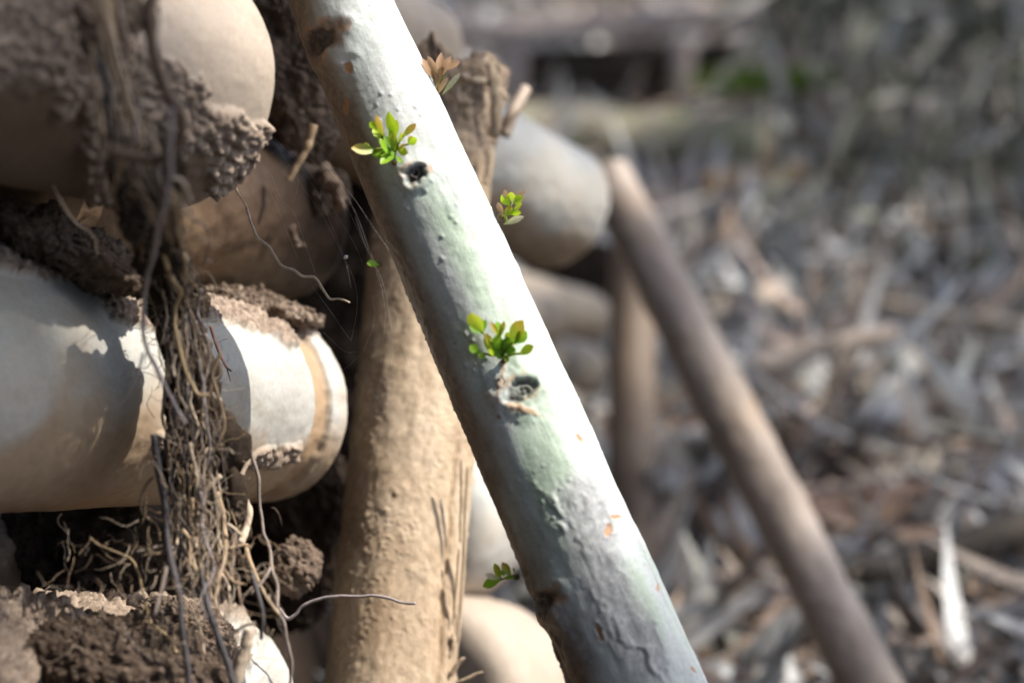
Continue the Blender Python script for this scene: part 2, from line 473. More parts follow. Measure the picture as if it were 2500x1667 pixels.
def ex_top(base, dirv, s, e0, q):
    px, py, d = to_px(base)
    m = blobmask(px, py, [(520, 320, 240, 62, 24), (420, 225, 130, 60, 40), (640, 345, 90, 45, 5), (560, 420, 70, 60, 20), (330, 250, 90, 190, -15)])
    m2 = blobmask(px, py, [(60, 60, 260, 200, 0), (240, 330, 40, 150, 0)])
    m = np.maximum(m, m2)
    mk, dd = soil_relief(base, m, 11, 0.0048)
    stain = sstep(-0.15, 0.35, blobmask(px, py, [(130, 390, 330, 170, 12), (500, 500, 230, 90, 0)]) - 0.45 + 0.6 * fbm(base * 30, 3, 77))
    fine = fbm(base * 900, 2, 80) * 0.0001
    return dd + fine, {'soil': np.clip(mk, 0, 1), 'stain': stain * 0.95}

def ex_mid(base, dirv, s, e0, q):
    px, py, d = to_px(base)
    up = dirv[:, 2]
    m = sstep(0.55, 0.95, up) * 1.7 - 0.35
    m = np.maximum(m, blobmask(px, py, [(120, 590, 130, 55, 28), (320, 720, 130, 60, 35), (600, 740, 130, 50, 20), (660, 780, 90, 40, 35)]))
    m = np.where((px < 430) & (py > 700 + 0.30 * px), np.minimum(m, -0.3), m)
    m = np.maximum(m, blobmask(px, py, [(660, 1110, 70, 22, -15), (440, 1110, 110, 40, 10)]) * (px > 380))
    # collar at the far end: a raised ring of bark, before it a groove made and darkened as a shadow band
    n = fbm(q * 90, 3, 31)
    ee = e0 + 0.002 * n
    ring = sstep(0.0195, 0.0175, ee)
    shadow_groove = sstep(0.036, 0.032, ee) * sstep(0.0175, 0.0195, ee)
    dd = ring * (0.001 + 0.0008 * n) - shadow_groove * (0.0028 + 0.0006 * n)
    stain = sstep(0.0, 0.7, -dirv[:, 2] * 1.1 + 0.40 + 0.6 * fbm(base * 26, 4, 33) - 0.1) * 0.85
    stain = np.maximum(stain, shadow_groove * 0.95)  # dark band painted in as a cast shadow
    m = np.where(e0 < 0.04, m - 0.25, m)
    mk, ds = soil_relief(base, m, 23, 0.0034); ds = ds * (1 - 0.7 * shadow_groove)
    return dd + ds, {'soil': np.clip(mk, 0, 1), 'stain': np.clip(stain, 0, 1)}

def ex_low(base, dirv, s, e0, q):
    px, py, d = to_px(base)
    m = np.maximum(sstep(0.75, 1.0, dirv[:, 2]) * 1.5 - 0.4, blobmask(px, py, [(430, 1560, 160, 90, 20)]))
    m = np.maximum(m, 1.3 * sstep(560, 440, px))
    mk, ds = soil_relief(base, m, 41, 0.008)
    return ds, {'soil': np.clip(mk, 0, 1), 'stain': np.zeros(len(px))}

def ex_plain(seed, soil_top=0.0, soil_h=0.004, stain_amt=0.5):
    def f(base, dirv, s, e0, q):
        m = sstep(0.2, 1.0, dirv[:, 2] + 0.3 * fbm(base * 20, 3, seed)) * 1.6 * soil_top - 0.3
        mk, ds = soil_relief(base, m, seed, soil_h)
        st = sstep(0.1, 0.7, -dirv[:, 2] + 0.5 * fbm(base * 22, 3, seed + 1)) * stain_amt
        return ds, {'soil': np.clip(mk, 0, 1), 'stain': st}
    return f

D_R1 = RIGHT * 0.18 - UP * 0.085 + FWD * 0.2; D_R1 /= np.linalg.norm(D_R1)
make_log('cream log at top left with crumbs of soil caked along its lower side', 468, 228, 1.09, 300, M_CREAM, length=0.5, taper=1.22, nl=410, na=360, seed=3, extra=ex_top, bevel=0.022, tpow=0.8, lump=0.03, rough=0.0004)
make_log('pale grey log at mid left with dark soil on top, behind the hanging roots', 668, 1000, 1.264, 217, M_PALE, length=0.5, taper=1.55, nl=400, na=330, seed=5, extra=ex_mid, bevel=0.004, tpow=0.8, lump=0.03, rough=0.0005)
make_log('pale log under the soil heap in the bottom left corner', 550, 1725, 1.22, 225, M_PALE, length=0.45, taper=1.4, nl=240, na=220, seed=8, extra=ex_low, bevel=0.008, lump=0.03)
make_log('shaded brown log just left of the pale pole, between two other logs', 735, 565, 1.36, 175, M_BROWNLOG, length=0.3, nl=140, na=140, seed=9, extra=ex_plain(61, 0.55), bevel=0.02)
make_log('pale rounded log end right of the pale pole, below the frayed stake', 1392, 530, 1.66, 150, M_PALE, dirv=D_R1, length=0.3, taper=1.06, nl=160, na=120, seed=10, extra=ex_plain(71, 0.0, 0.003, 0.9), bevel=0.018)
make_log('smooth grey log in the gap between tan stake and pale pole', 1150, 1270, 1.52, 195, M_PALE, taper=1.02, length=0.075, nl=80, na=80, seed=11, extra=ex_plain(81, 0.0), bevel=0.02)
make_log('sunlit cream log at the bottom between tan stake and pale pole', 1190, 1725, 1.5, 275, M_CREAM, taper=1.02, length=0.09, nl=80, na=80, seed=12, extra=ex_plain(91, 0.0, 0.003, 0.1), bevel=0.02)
for k, (x, y, d, r, lab) in enumerate([(1350, 790, 2.1, 62, 'pale blurred log end left of the dark gap stake'), (1455, 775, 2.3, 60, 'greenish blurred log end touching the dark stake'),
        (1440, 905, 2.2, 66, 'pinkish blurred log end below two paler ones'), (1400, 1020, 2.1, 70, 'lowest dim log end beside the pale pole'), (1050, 130, 1.62, 120, 'cream log end showing behind the top of the pale pole')]):
    make_log(lab, x, y, d, r, M_CREAM if k == 4 else M_GREYLOG, length=0.3 if k < 4 else 0.25, nl=50, na=56, seed=20 + k, extra=ex_plain(100 + k, 0.0), bevel=0.02)
# lower courses, mostly below the picture
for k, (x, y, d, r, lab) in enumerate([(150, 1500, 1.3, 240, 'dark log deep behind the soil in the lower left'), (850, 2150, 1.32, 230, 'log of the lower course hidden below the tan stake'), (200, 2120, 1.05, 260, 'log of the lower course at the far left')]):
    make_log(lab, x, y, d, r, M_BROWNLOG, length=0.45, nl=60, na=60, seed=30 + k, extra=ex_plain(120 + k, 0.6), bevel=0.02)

# ------------------------------------------------------------------ main pole
RA0, RA1 = 0.0315, 0.0235
_ad = (A1 - A0)
def A_axis(t): return A0 + _ad * t
AB = A_axis(-0.92); AT = A_axis(1.25)
RAB = RA0 + (RA0 - RA1) * 0.5; RAT = RA1 - (RA0 - RA1) * 0.2

def A_surf(px, py):
    """depth at which the sight line through a pixel enters the main pole (or passes closest)"""
    L = AT - AB; Ln = np.linalg.norm(L); u = L / Ln
    best = None
    for d in np.arange(1.0, 1.4, 0.0005):
        q = P(px, py, d) - AB; s = q @ u; r = np.linalg.norm(q - u * s)
        R = RAB + (RAT - RAB) * s / Ln
        if r < R: return d
        if best is None or r - R < best[0]: best = (r - R, d)
    return best[1]

KNOTS = [(1272, 950, 38, 'big'), (1014, 424, 29, 'open'), (1322, 1470, 42, 'left'), (790, 95, 46, 'left2')]
SCARS = [(1484, 1296, 20, 9, -65), (1503, 1262, 14, 6, 0), (1463, 1545, 26, 8, 70), (1416, 1070, 16, 5, 45), (1605, 1435, 12, 4, 100), (1690, 1635, 10, 5, 50),
         (852, 165, 12, 17, 0), (848, 260, 8, 22, 0), (1288, 970, 8, 4, 0), (1219, 1017, 6, 6, 0), (1252, 840, 6, 4, 0)]
def ex_A(base, dirv, s, e0, q):
    px, py, d = to_px(base)
    facing = -(dirv @ FWD)
    vis = facing > -0.35
    ang = np.arctan2(q[:, 1], q[:, 0]); R = np.hypot(q[:, 0], q[:, 1]); arc = ang * 0.03
    qa = np.stack([q[:, 0], q[:, 1], q[:, 2]], 1)
    # soft undulation
    dd = 0.0014 * fbm(qa * np.array([24, 24, 11]), 3, 201) + 0.0005 * fbm(qa * np.array([90, 90, 50]), 3, 202)
    # wrinkled lavender patch
    lavm = blobmask(px, py, [(1470, 1420, 75, 330, -22), (1440, 1250, 60, 120, -20), (1400, 1600, 90, 160, -20), (1580, 1560, 50, 130, -20)])
    lav = sstep(0.55, 1.15, lavm + 0.45 * fbm(qa * np.array([70, 70, 30]), 4, 203)) * vis
    lav2 = sstep(0.55, 1.1, blobmask(px, py, [(1000, 640, 24, 200, -25), (1040, 760, 20, 160, -25)]) + 0.4 * fbm(qa * 60, 3, 204)) * vis * 0.5
    vk = np.nonzero(vis)[0]
    wr = vnoise(qa * np.array([260, 260, 75]) + 0.9 * np.stack([fbm(qa * 150 + k, 2, 300 + k) for k in range(3)], 1), 205)
    wr2 = vnoise(qa * np.array([430, 430, 150]), 206)
    lens = sstep(0.05, 0.38, wr) * 0.0012 + sstep(0.1, 0.45, wr2) * 0.0006
    dens = sstep(-0.1, 0.3, fbm(qa * np.array([60, 60, 25]), 3, 208))
    dd = dd + lens * np.clip(lav + 0.6 * lav2, 0, 1) * (0.25 + 0.75 * dens)
    # small pimples
    w = masked(lambda k: worley(qa[k] * 210, 210), vis, len(qa)); pick = vnoise(qa * 60, 211)
    dd = dd + 0.0006 * sstep(0.28, 0.08, w) * sstep(0.1, 0.4, pick)
    green = sstep(0.45, 1.15, blobmask(px, py, [(1330, 1120, 55, 330, -20), (1290, 900, 60, 250, -20), (1130, 620, 50, 260, -25), (1560, 1480, 40, 120, -22)]) + 0.5 * fbm(qa * np.array([50, 50, 18]), 4, 212)) * vis * 0.6
    # soil rubbed on the underside, rough, widened to paint in the shaded left side
    side = dirv @ (-RIGHT * 0.92 - UP * 0.39)
    dirt_shade = sstep(0.30, 0.70, side - 0.24 + 0.28 * fbm(qa * np.array([60, 60, 35]), 5, 214) + 0.25 * sstep(700, 200, py))
    dd = dd + dirt_shade * masked(lambda k: 0.0007 * np.clip(0.7 - worley(qa[k] * 260, 215), 0, 1), dirt_shade > 0.01, len(qa))
    scar = np.zeros(len(px)); dark = np.zeros(len(px))
    for (x, y, rx, ry, a) in SCARS:
        mm = blobmask(px, py, [(x, y, rx, ry, a)]) + 0.35 * fbm(qa * 500, 2, 216)
        k = sstep(0.55, 0.85, mm) * vis
        scar = np.maximum(scar, k); dd = dd - 0.0005 * k + 0.0004 * sstep(0.3, 0.6, mm) * (1 - k) * vis
    for (x, y, r, kind) in KNOTS:
        rr = np.hypot(px - x, py - y) / r
        rr = np.hypot((px - x) * 0.9 + (py - y) * 0.25, (py - y) * (0.85 if kind == 'open' else 1.0)) / r
        rn = rr * (1 + 0.3 * vnoise(qa * 130, 223)) + 0.32 * fbm(qa * 210, 3, 217)
        near = vis & (rr < 3.2)
        lop = 0.65 + 0.7 * vnoise(qa * 60 + 3.3, 224) 
        h = np.where(near, (0.0042 if kind == 'big' else 0.003) * lop * np.exp(-((rn - 1.0) / 0.6) ** 2) - 0.0032 * sstep(0.9, 0.3, rn) + 0.0026 * np.exp(-((rn - 0.25) / 0.2) ** 2) + 0.0012 * sstep(1.0, 0.6, rn) * fbm(qa * 420, 3, 225), 0)
        dd = dd + h * (1.0 if kind in ('big', 'open') else 0.7)
        core = sstep(0.85, 0.5, rn) * near
        dark = np.maximum(dark, core * (1.0 if kind == 'open' else 0.9) * np.clip(0.95 + 0.5 * fbm(qa * 420, 2, 218), 0, 1))
        rim = near * np.exp(-((rn - 0.98) / 0.24) ** 2) * sstep(-0.15, 0.25, fbm(qa * 260, 3, 219))
        scar = np.maximum(scar, rim * 0.6)
        if kind == 'big':                                    # peeling brown crust under the knot
            cr = sstep(0.5, 0.9, blobmask(px, py, [(1275, 998, 50, 10, 18), (1224, 930, 6, 60, 8)]) + 0.5 * fbm(qa * 300, 3, 221)) * vis
            scar = np.maximum(scar, cr * 0.7); dd = dd + cr * 0.0006 * (0.5 + fbm(qa * 500, 2, 222))
            # shallow step in the bark left of the knot
        if kind in ('left', 'left2'):
            dirt_shade = np.maximum(dirt_shade, sstep(1.3, 0.8, rn) * near)
    return dd, {'soil': np.clip(dirt_shade * 0.92, 0, 1), 'lav': np.clip(lav * 0.85 + lav2, 0, 1), 'green': np.clip(green, 0, 1), 'scar': np.clip(scar, 0, 1), 'dark': np.clip(dark, 0, 1)}

pole = thing('sprouting_pole', 'pale green and white pole leaning across the middle, in focus, with sprouting shoots', 'pole', AB)
v, f, at = log_mesh(AB, AT, RAB, RAT, 1000, 216, bevel=0.003, seed=77, extra=ex_A, rough=0.0003, lump=0.02)
build('trunk', v, f, M_POLE, parent=pole, attrs=at)

def leaf_geo(b, t, wd, nrm, curl=0.15, seg=7, fold=0.25, fat=0.62):
    b = np.asarray(b); t = np.asarray(t); L = np.linalg.norm(t - b); ax = (t - b) / L
    s = np.cross(nrm, ax); s /= np.linalg.norm(s); n = np.cross(ax, s)
    x = np.linspace(0, 1, seg)
    prof = np.clip(np.sin(np.pi * x ** (math.log(0.5) / math.log(fat))) ** 0.65, 0.05, 1)
    prof[0] = 0.06; prof[-1] = 0.12
    mid = b + ax * (x * L)[:, None] + n * (curl * L * (x ** 2))[:, None]
    v = []
    for side in (-1, -0.55, 0, 0.55, 1):
        v.append(mid + s * (side * wd / 2 * prof)[:, None] + n * (abs(side) * fold * wd * 0.5 * prof)[:, None])
    v = np.stack(v, 1).reshape(-1, 3)
    i, j = np.meshgrid(np.arange(seg - 1), np.arange(4), indexing='ij')
    f = np.stack([i * 5 + j, (i + 1) * 5 + j, (i + 1) * 5 + j + 1, i * 5 + j + 1], -1).reshape(-1, 4)
    return v, f, np.repeat(x, 5)

GC = {'l': ((0.34, 0.56, 0.02), (0.50, 0.66, 0.03)), 'o': ((0.36, 0.44, 0.04), (0.58, 0.32, 0.06)), 'y': ((0.30, 0.47, 0.03), (0.50, 0.52, 0.04)),
      'g': ((0.20, 0.42, 0.03), (0.33, 0.55, 0.04)), 'd': ((0.10, 0.25, 0.025), (0.20, 0.38, 0.03)), 'p': ((0.42, 0.46, 0.20), (0.62, 0.55, 0.42)), 't': ((0.40, 0.26, 0.12), (0.60, 0.38, 0.25)),
      'm': ((0.22, 0.42, 0.03), (0.56, 0.38, 0.05))}

def make_shoot(basepx, scale, org, leaves, stems, d0, out=0.008, seed=0, label=None):
    rs = random.Random(seed)
    conv = lambda x, y: (org[0] + x / scale, org[1] + y / scale)
    sh_acc = Acc()
    root = P(*conv(*basepx), d0 + 0.003)
    for st in stems:
        pts = [P(*conv(x, y), d0 - o) for x, y, o in st]
        pth = spline(pts, 12); v, f = tube(pth, np.linspace(0.0008, 0.0005, 12), 6)
        sh_acc.add(v, f, np.array([0.30, 0.34, 0.06]))
    v, f = tube(spline([root, P(*conv(*basepx), d0 - out * 0.6)], 6), np.linspace(0.0018, 0.001, 6), 7); sh_acc.add(v, f, np.array([0.22, 0.17, 0.06]))
    so_ = sh_acc.build('shoot', M_SHOOT, parent=pole)
    if label: so_['label'] = label
    for (bx, by, tx, ty, wd, c) in leaves:
        dx_, dy_ = tx - bx, ty - by; bx -= 0.18 * dx_; by -= 0.18 * dy_; tx += 0.06 * dx_; ty += 0.06 * dy_
        ob = rs.uniform(0.2, 0.9) * out; ot = ob + rs.uniform(-0.1, 0.8) * out
        b = P(*conv(bx, by), d0 - ob); t = P(*conv(tx, ty), d0 - ot)
        nrm = -FWD + UP * rs.uniform(-0.1, 0.7) + RIGHT * rs.uniform(-0.5, 0.5)
        v, f, x = leaf_geo(b, t, wd / scale / FPX * d0 * 1.28, nrm, curl=rs.uniform(-0.15, 0.2), fold=rs.uniform(0.1, 0.4))
        c0, c1 = np.array(GC[c][0]), np.array(GC[c][1])
        k = (x ** 1.3)[:, None]
        build('leaf', v, f, M_SHOOT, parent=so_, cols=c0 * (1 - k) + c1 * k)
    return so_

make_shoot((745, 830), 6.03, (840, 260), [
    (750, 480, 660, 95, 120, 'l'), (565, 420, 508, 120, 85, 'o'), (575, 495, 440, 320, 125, 'l'), (470, 340, 395, 235, 85, 'l'), (760, 420, 775, 210, 80, 'y'),
    (880, 430, 1045, 265, 85, 'o'), (800, 525, 905, 410, 75, 'y'), (960, 550, 1005, 430, 70, 'm'), (975, 545, 1105, 485, 95, 'l'), (800, 640, 955, 690, 100, 'y'),
    (790, 740, 835, 825, 55, 'g'), (450, 645, 125, 625, 140, 'm'), (410, 630, 310, 550, 85, 'y'), (720, 700, 480, 540, 130, 'g'), (720, 700, 555, 825, 110, 'g'),
    (700, 640, 590, 470, 100, 'd'), (740, 620, 715, 400, 90, 'y'), (700, 700, 430, 710, 120, 'g'), (745, 700, 640, 770, 90, 'd'), (690, 560, 640, 330, 70, 'g'), (780, 640, 860, 560, 60, 'o')],
    [[(745, 830, 0.001), (740, 700, .004), (800, 610, .006), (960, 550, .009)], [(740, 700, .004), (800, 540, .007), (890, 420, .01)], [(740, 700, .004), (580, 620, .007), (440, 640, .009)], [(740, 700, .004), (720, 560, .007), (750, 420, .01)], [(740, 700, .004), (620, 540, .006), (560, 430, .009)]],
    A_surf(960, 395), 0.012, 1, 'upper lime shoot with orange tips above the black knot hole')
make_shoot((590, 690), 4.9, (1110, 740), [
    (320, 320, 208, 98, 155, 'y'), (325, 345, 368, 200, 55, 'g'), (310, 355, 168, 300, 78, 'd'), (455, 600, 388, 375, 105, 'y'), (490, 595, 512, 395, 95, 'g'),
    (540, 390, 498, 235, 95, 'g'), (540, 395, 575, 205, 60, 'm'), (540, 395, 605, 320, 75, 'l'), (530, 395, 428, 235, 55, 'o'), (690, 475, 825, 218, 160, 'm'),
    (735, 465, 865, 345, 115, 'g'), (612, 445, 660, 355, 60, 'y'), (790, 602, 932, 515, 95, 'y'), (485, 625, 380, 565, 55, 'l'), (290, 595, 188, 505, 90, 'g'),
    (360, 645, 265, 605, 60, 'g'), (600, 570, 705, 555, 95, 'd'), (570, 645, 505, 600, 80, 'd'), (640, 635, 715, 560, 80, 'g'), (600, 640, 635, 705, 60, 'g'), (560, 545, 645, 430, 85, 'd'), (400, 490, 350, 360, 50, 'o'), (560, 620, 560, 500, 90, 'd')],
    [[(590, 690, 0.001), (585, 600, .004), (480, 520, .006), (325, 335, .008)], [(585, 600, .004), (570, 480, .007), (540, 390, .008)], [(585, 600, .004), (640, 520, .006), (690, 470, .008)], [(590, 650, .003), (680, 615, .005), (800, 597, .007)], [(585, 620, .003), (430, 620, .005), (290, 590, .005)]],
    A_surf(1228, 880), 0.009, 2, 'middle green shoot just above the large round knot')
make_shoot((480, 1000), 11.2, (1180, 440), [
    (700, 650, 490, 420, 220, 'l'), (800, 570, 820, 295, 200, 'y'), (820, 610, 1090, 495, 220, 'l'), (850, 810, 1075, 670, 150, 'y'), (600, 960, 790, 770, 180, 'y'),
    (630, 1180, 1085, 1010, 150, 'p'), (520, 920, 415, 630, 130, 't'), (700, 900, 1010, 885, 150, 'l'), (760, 700, 780, 520, 120, 'p'), (600, 1000, 700, 700, 130, 'm'), (900, 500, 1120, 290, 110, 't'), (600, 480, 580, 280, 120, 't')],
    [[(450, 1000, 0), (600, 960, 0.0), (720, 800, 0.001)], [(600, 960, 0), (640, 1150, 0)]],
    A_axis(0.63) @ FWD - CAM @ FWD, 0.008, 3, 'yellow-green shoot on the right edge of the pole')
make_shoot((870, 590), 8.71, (1160, 1340), [
    (520, 640, 180, 775, 180, 'g'), (500, 625, 222, 555, 115, 'p'), (530, 630, 395, 325, 125, 'y'), (740, 560, 575, 295, 140, 'm'), (620, 560, 555, 460, 90, 'g'), (860, 575, 630, 625, 75, 'g'), (850, 480, 800, 410, 60, 'd')],
    [[(900, 590, 0), (740, 600, 0.001), (530, 650, 0.002)]],
    A_axis(0.17) @ FWD - CAM @ FWD - 0.005, 0.005, 4, 'small shoot on the left edge low on the pole')
make_shoot((1210, 1290), 3.73, (600, 300), [(1205, 1292, 1108, 1284, 58, 'g')], [], A_axis(0.58) @ FWD - CAM @ FWD - 0.01, 0.003, 5, 'single tiny leaf on the shaded left edge')
make_shoot((250, 520), 3.73, (1000, 80), [(270, 540, 330, 420, 40, 't'), (320, 540, 450, 380, 40, 'p'), (250, 470, 290, 200, 70, 't'), (220, 420, 110, 260, 60, 't'), (300, 330, 440, 260, 75, 't'), (260, 470, 190, 330, 60, 't'), (280, 400, 380, 230, 60, 't'), (250, 380, 170, 220, 50, 't')],
    [[(250, 520, 0), (300, 400, 0.002), (340, 320, 0.003)]], A_axis(0.80) @ FWD - CAM @ FWD, 0.006, 6, 'withered brown shoot on the right edge near the top')

# ------------------------------------------------------------------ tan stake (behind the pole)
def taper_stake(name, label, top, bot, r_top, r_bot, mat, extra, nl, na, ext, seed, rag=0.0):
    ax = (bot - top); L = np.linalg.norm(ax); ax /= L
    b2 = bot + ax * ext
    t = thing(name, label, 'stake', b2)
    v, f, at = log_mesh(b2, top, r_bot * (1 + 0.05 * ext), r_top, nl, na, bevel=0.004, seed=seed, extra=extra, rough=0.0005, lump=0.04)
    if rag:
        e = np.repeat(1 - np.linspace(0, 1, nl), na) * np.linalg.norm(b2 - top)
        th_ = np.tile(np.linspace(0, 2 * np.pi, na, endpoint=False), nl); k = nl * na
        nz = fbm(np.stack([np.cos(th_) * 2.2, np.sin(th_) * 2.2, th_ * 0], 1), 4, seed) + 0.5 * fbm(np.stack([np.cos(th_) * 9, np.sin(th_) * 9, th_ * 0], 1), 2, seed + 1)
        v[:k] += (-ax) * (rag * nz * sstep(0.09, 0.0, e))[:, None]
        v[-1] += ax * rag * 1.2
    build('shaft', v, f, mat, parent=t, attrs=at); return t

def ex_B(base, dirv, s, e0, q):
    px, py, d = to_px(base)
    qa = q
    w = worley(qa * np.array([170, 170, 130]), 330); pick = sstep(-0.1, 0.35, fbm(qa * np.array([45, 45, 25]), 3, 331))
    dd = 0.0015 * sstep(0.42, 0.12, w) * pick * sstep(-0.2, 0.5, vnoise(qa * 150, 340)) + 0.0007 * fbm(qa * np.array([120, 120, 40]), 3, 332) + 0.0006 * fbm(qa * np.array([60, 60, 12]), 3, 334)
    w2 = worley(qa * 420, 333); dd = dd + 0.0007 * sstep(0.45, 0.1, w2) * sstep(-0.2, 0.3, fbm(qa * 40, 2, 335))
    # bark lifting along the right edge: a crack
    side = dirv @ RIGHT
    crack = sstep(0.03, 0.0, np.abs(side - 0.80 - 0.05 * fbm(qa * np.array([0, 0, 60]), 3, 336))) * sstep(900, 1150, py)
    dd = dd - 0.003 * crack + 0.002 * sstep(0.8, 0.9, side) * sstep(900, 1150, py)
    rag = sstep(0.10, 0.0, e0)
    dd = dd + rag * 0.006 * fbm(qa * np.array([90, 90, 25]), 4, 337)
    stain = np.clip(crack * 0.9 + sstep(0.2, 0.7, 0.5 * fbm(qa * np.array([50, 50, 14]), 4, 338) + 0.25) * 0.35, 0, 1)
    soil = sstep(0.35, 0.8, fbm(qa * np.array([60, 60, 30]), 4, 339) + 0.25 * (side < -0.3)) * 0.5
    soil = np.maximum(soil, sstep(0.3, 0.7, 1.1 * sstep(0.10, 0.02, e0) + 0.6 * fbm(qa * 70, 3, 343)) * 0.85)
    dd = dd + sstep(0.09, 0.02, e0) * 0.003 * (0.6 - worley(qa * 170, 344))
    return dd, {'stain': stain, 'soil': np.clip(soil, 0, 1)}

BT, BB = P(1085, 175, 1.345), P(950, 1667, 1.245)
stake = taper_stake('tan_stake', 'tan upright stake with frayed top standing behind the pale pole', BT, BB, 0.033, 0.0346, M_STAKE, ex_B, 820, 200, 0.42, 44, 0.016)
def strip(path, wid, nrm, thick=0.0008, prof=None, seed=0):
    """thin curled strip of bark with thickness"""
    n = len(path); t = np.gradient(path, axis=0); t /= np.linalg.norm(t, axis=1)[:, None]
    s = np.cross(nrm, t); s /= np.linalg.norm(s, axis=1)[:, None]; m = np.cross(t, s)
    wv = wid * (np.ones(n) if prof is None else prof)
    a = np.linspace(-1, 1, 6)
    top = path[:, None] + s[:, None] * (a[None, :, None] * wv[:, None, None] / 2) + m[:, None] * ((a ** 2)[None, :, None] * -0.35 * wv[:, None, None] / 2)
    top = top + (0.12 * wid) * np.stack([vnoise(top.reshape(-1, 3) * 300 + seed + 9 * k, seed) for k in range(3)], 1).reshape(top.shape)
    bot = top - m[:, None] * thick
    ring = np.concatenate([top, bot[:, ::-1]], 1); k = ring.shape[1]
    i, j = np.meshgrid(np.arange(n - 1), np.arange(k), indexing='ij'); j2 = (j + 1) % k
    f = np.stack([i * k + j, i * k + j2, (i + 1) * k + j2, (i + 1) * k + j], -1).reshape(-1, 4)
    cap = np.array([[0, 1, k - 2, k - 1], [1, 2, k - 3, k - 2], [2, 3, k - 4, k - 3], [3, 4, k - 5, k - 4], [4, 5, k - 6, k - 5]])
    return ring.reshape(-1, 3), [np.vstack([f, cap[:, ::-1], cap + (n - 1) * k])]
c5 = lambda x, y: (1000 + x / 3.73, 80 + y / 3.73)
SHREDS = [([(760, 960), (790, 700), (770, 450), (720, 230), (650, 200)], 110), ([(660, 900), (690, 700), (690, 520), (620, 330)], 70), ([(560, 640), (440, 620), (430, 480), (520, 390), (620, 360)], 80),
          ([(700, 480), (780, 400), (740, 240), (640, 260), (560, 330)], 120), ([(800, 480), (850, 540), (890, 590)], 55), ([(700, 420), (600, 420), (480, 380)], 80),
          ([(560, 900), (520, 760), (560, 690)], 90), ([(640, 1300), (690, 1150), (680, 980)], 80), ([(700, 1380), (740, 1200), (730, 1020)], 90), ([(820, 470), (850, 440), (885, 435)], 30), ([(720, 480), (640, 460), (560, 520), (600, 600)], 70)]
for k, (pts, wd) in enumerate(SHREDS):
    dz = 1.308 + 0.012 * math.sin(k * 2.1)
    path = spline([P(*c5(x, y), dz - 0.004 * math.sin(i * 1.3 + k)) for i, (x, y) in enumerate(pts)], 26)
    pr = 0.65 + 0.35 * np.abs(fbm(np.stack([np.linspace(0, 6, 26) + k * 9, np.zeros(26), np.zeros(26)], 1), 3, k)) + 0.1
    pr[-3:] *= [0.8, 0.55, 0.2]
    v, f = strip(path, wd / 3.73 / FPX * 1.3, -FWD + UP * 0.4 + RIGHT * 0.35 * math.sin(k * 1.7), seed=500 + k, prof=pr)
    build('bark_shred', v, f, M_STAKE, parent=stake)
c7 = lambda x, y: (1020 + x / 2.767, 1100 + y / 2.767)
for k, (pts, wd, dz) in enumerate([([(345, 100), (335, 300), (322, 640), (300, 1000), (270, 1300)], 26, 1.24), ([(300, 60), (305, 300), (290, 620)], 26, 1.237), ([(285, 660), (268, 900), (240, 1180)], 20, 1.235),
        ([(215, 1530), (270, 1450), (320, 1400)], 34, 1.23), ([(260, 1570), (360, 1530), (440, 1492)], 22, 1.22), ([(220, 1400), (250, 1300), (240, 1230)], 40, 1.233)]):
    path = spline([P(*c7(x, y), dz) for x, y in pts], 24)
    pr = np.ones(24); pr[-6:] = np.linspace(1, 0.15, 6); pr[:3] = (0.3, 0.6, 0.9)
    v, f = strip(path, wd / 2.767 / FPX * 1.22, -FWD + RIGHT * 0.8, seed=540 + k, prof=pr)
    build('bark_splinter', v, f, M_STAKE, parent=stake)

# twig behind the frayed top
v, f = tube(wobble_path([P(1228, 330, 1.36), P(1252, 275, 1.36), P(1285, 218, 1.37)], 14, 0.002, 0.02, 4), np.linspace(0.0045, 0.0035, 14), 10)
o = build('broken_twig', v, f, M_PINKPOLE); tag(o, 'short broken grey twig sticking up behind the frayed stake top', 'twig')
v, f = tube(wobble_path([P(1225, 320, 1.355), P(1250, 285, 1.355), P(1280, 258, 1.36)], 14, 0.001, 0.02, 5), np.linspace(0.0012, 0.0007, 14), 6)
o = build('thin_twig', v, f, M_DARKSTAKE); tag(o, 'thin dark red twig beside the broken grey twig', 'twig')

# blurred brace and stake further along
t2 = thing('leaning_brace_pole', 'blurred grey-brown brace pole leaning to the right in the litter', 'pole', P(2240, 1900, 1.78))
CT, CB = P(1478, 425, 1.92), P(2120, 1667, 1.66)
cax = CB - CT
def ex_C(base, dirv, s, e0, q):
    dd = 0.0025 * fbm(q * np.array([25, 25, 9]), 3, 401)
    for sc_ in (0.21, 0.38, 0.55):
        dd = dd + 0.002 * np.exp(-((e0 - sc_ * 0.62) / 0.012) ** 2) * np.clip(np.cos(np.arctan2(q[:, 1], q[:, 0]) - 2 - sc_ * 9), 0, 1)
    return dd, {'stain': sstep(0.1, 0.6, fbm(q * 24, 4, 402)) * 0.5, 'soil': np.zeros(len(s))}
v, f, at = log_mesh(CT + cax * 1.12, CT, 0.0215, 0.0212, 220, 60, bevel=0.003, seed=45, extra=ex_C, lump=0.015)
build('shaft', v, f, M_PINKPOLE, parent=t2, attrs=at)
c_top = P(1550, 760, 2.25)
t3 = taper_stake('dark_stake', 'blurred dark brown upright stake left of the leaning brace', P(1545, 590, 2.12), P(1540, 1350, 1.98), 0.021, 0.02, M_DARKSTAKE, None, 100, 48, 0.35, 46)

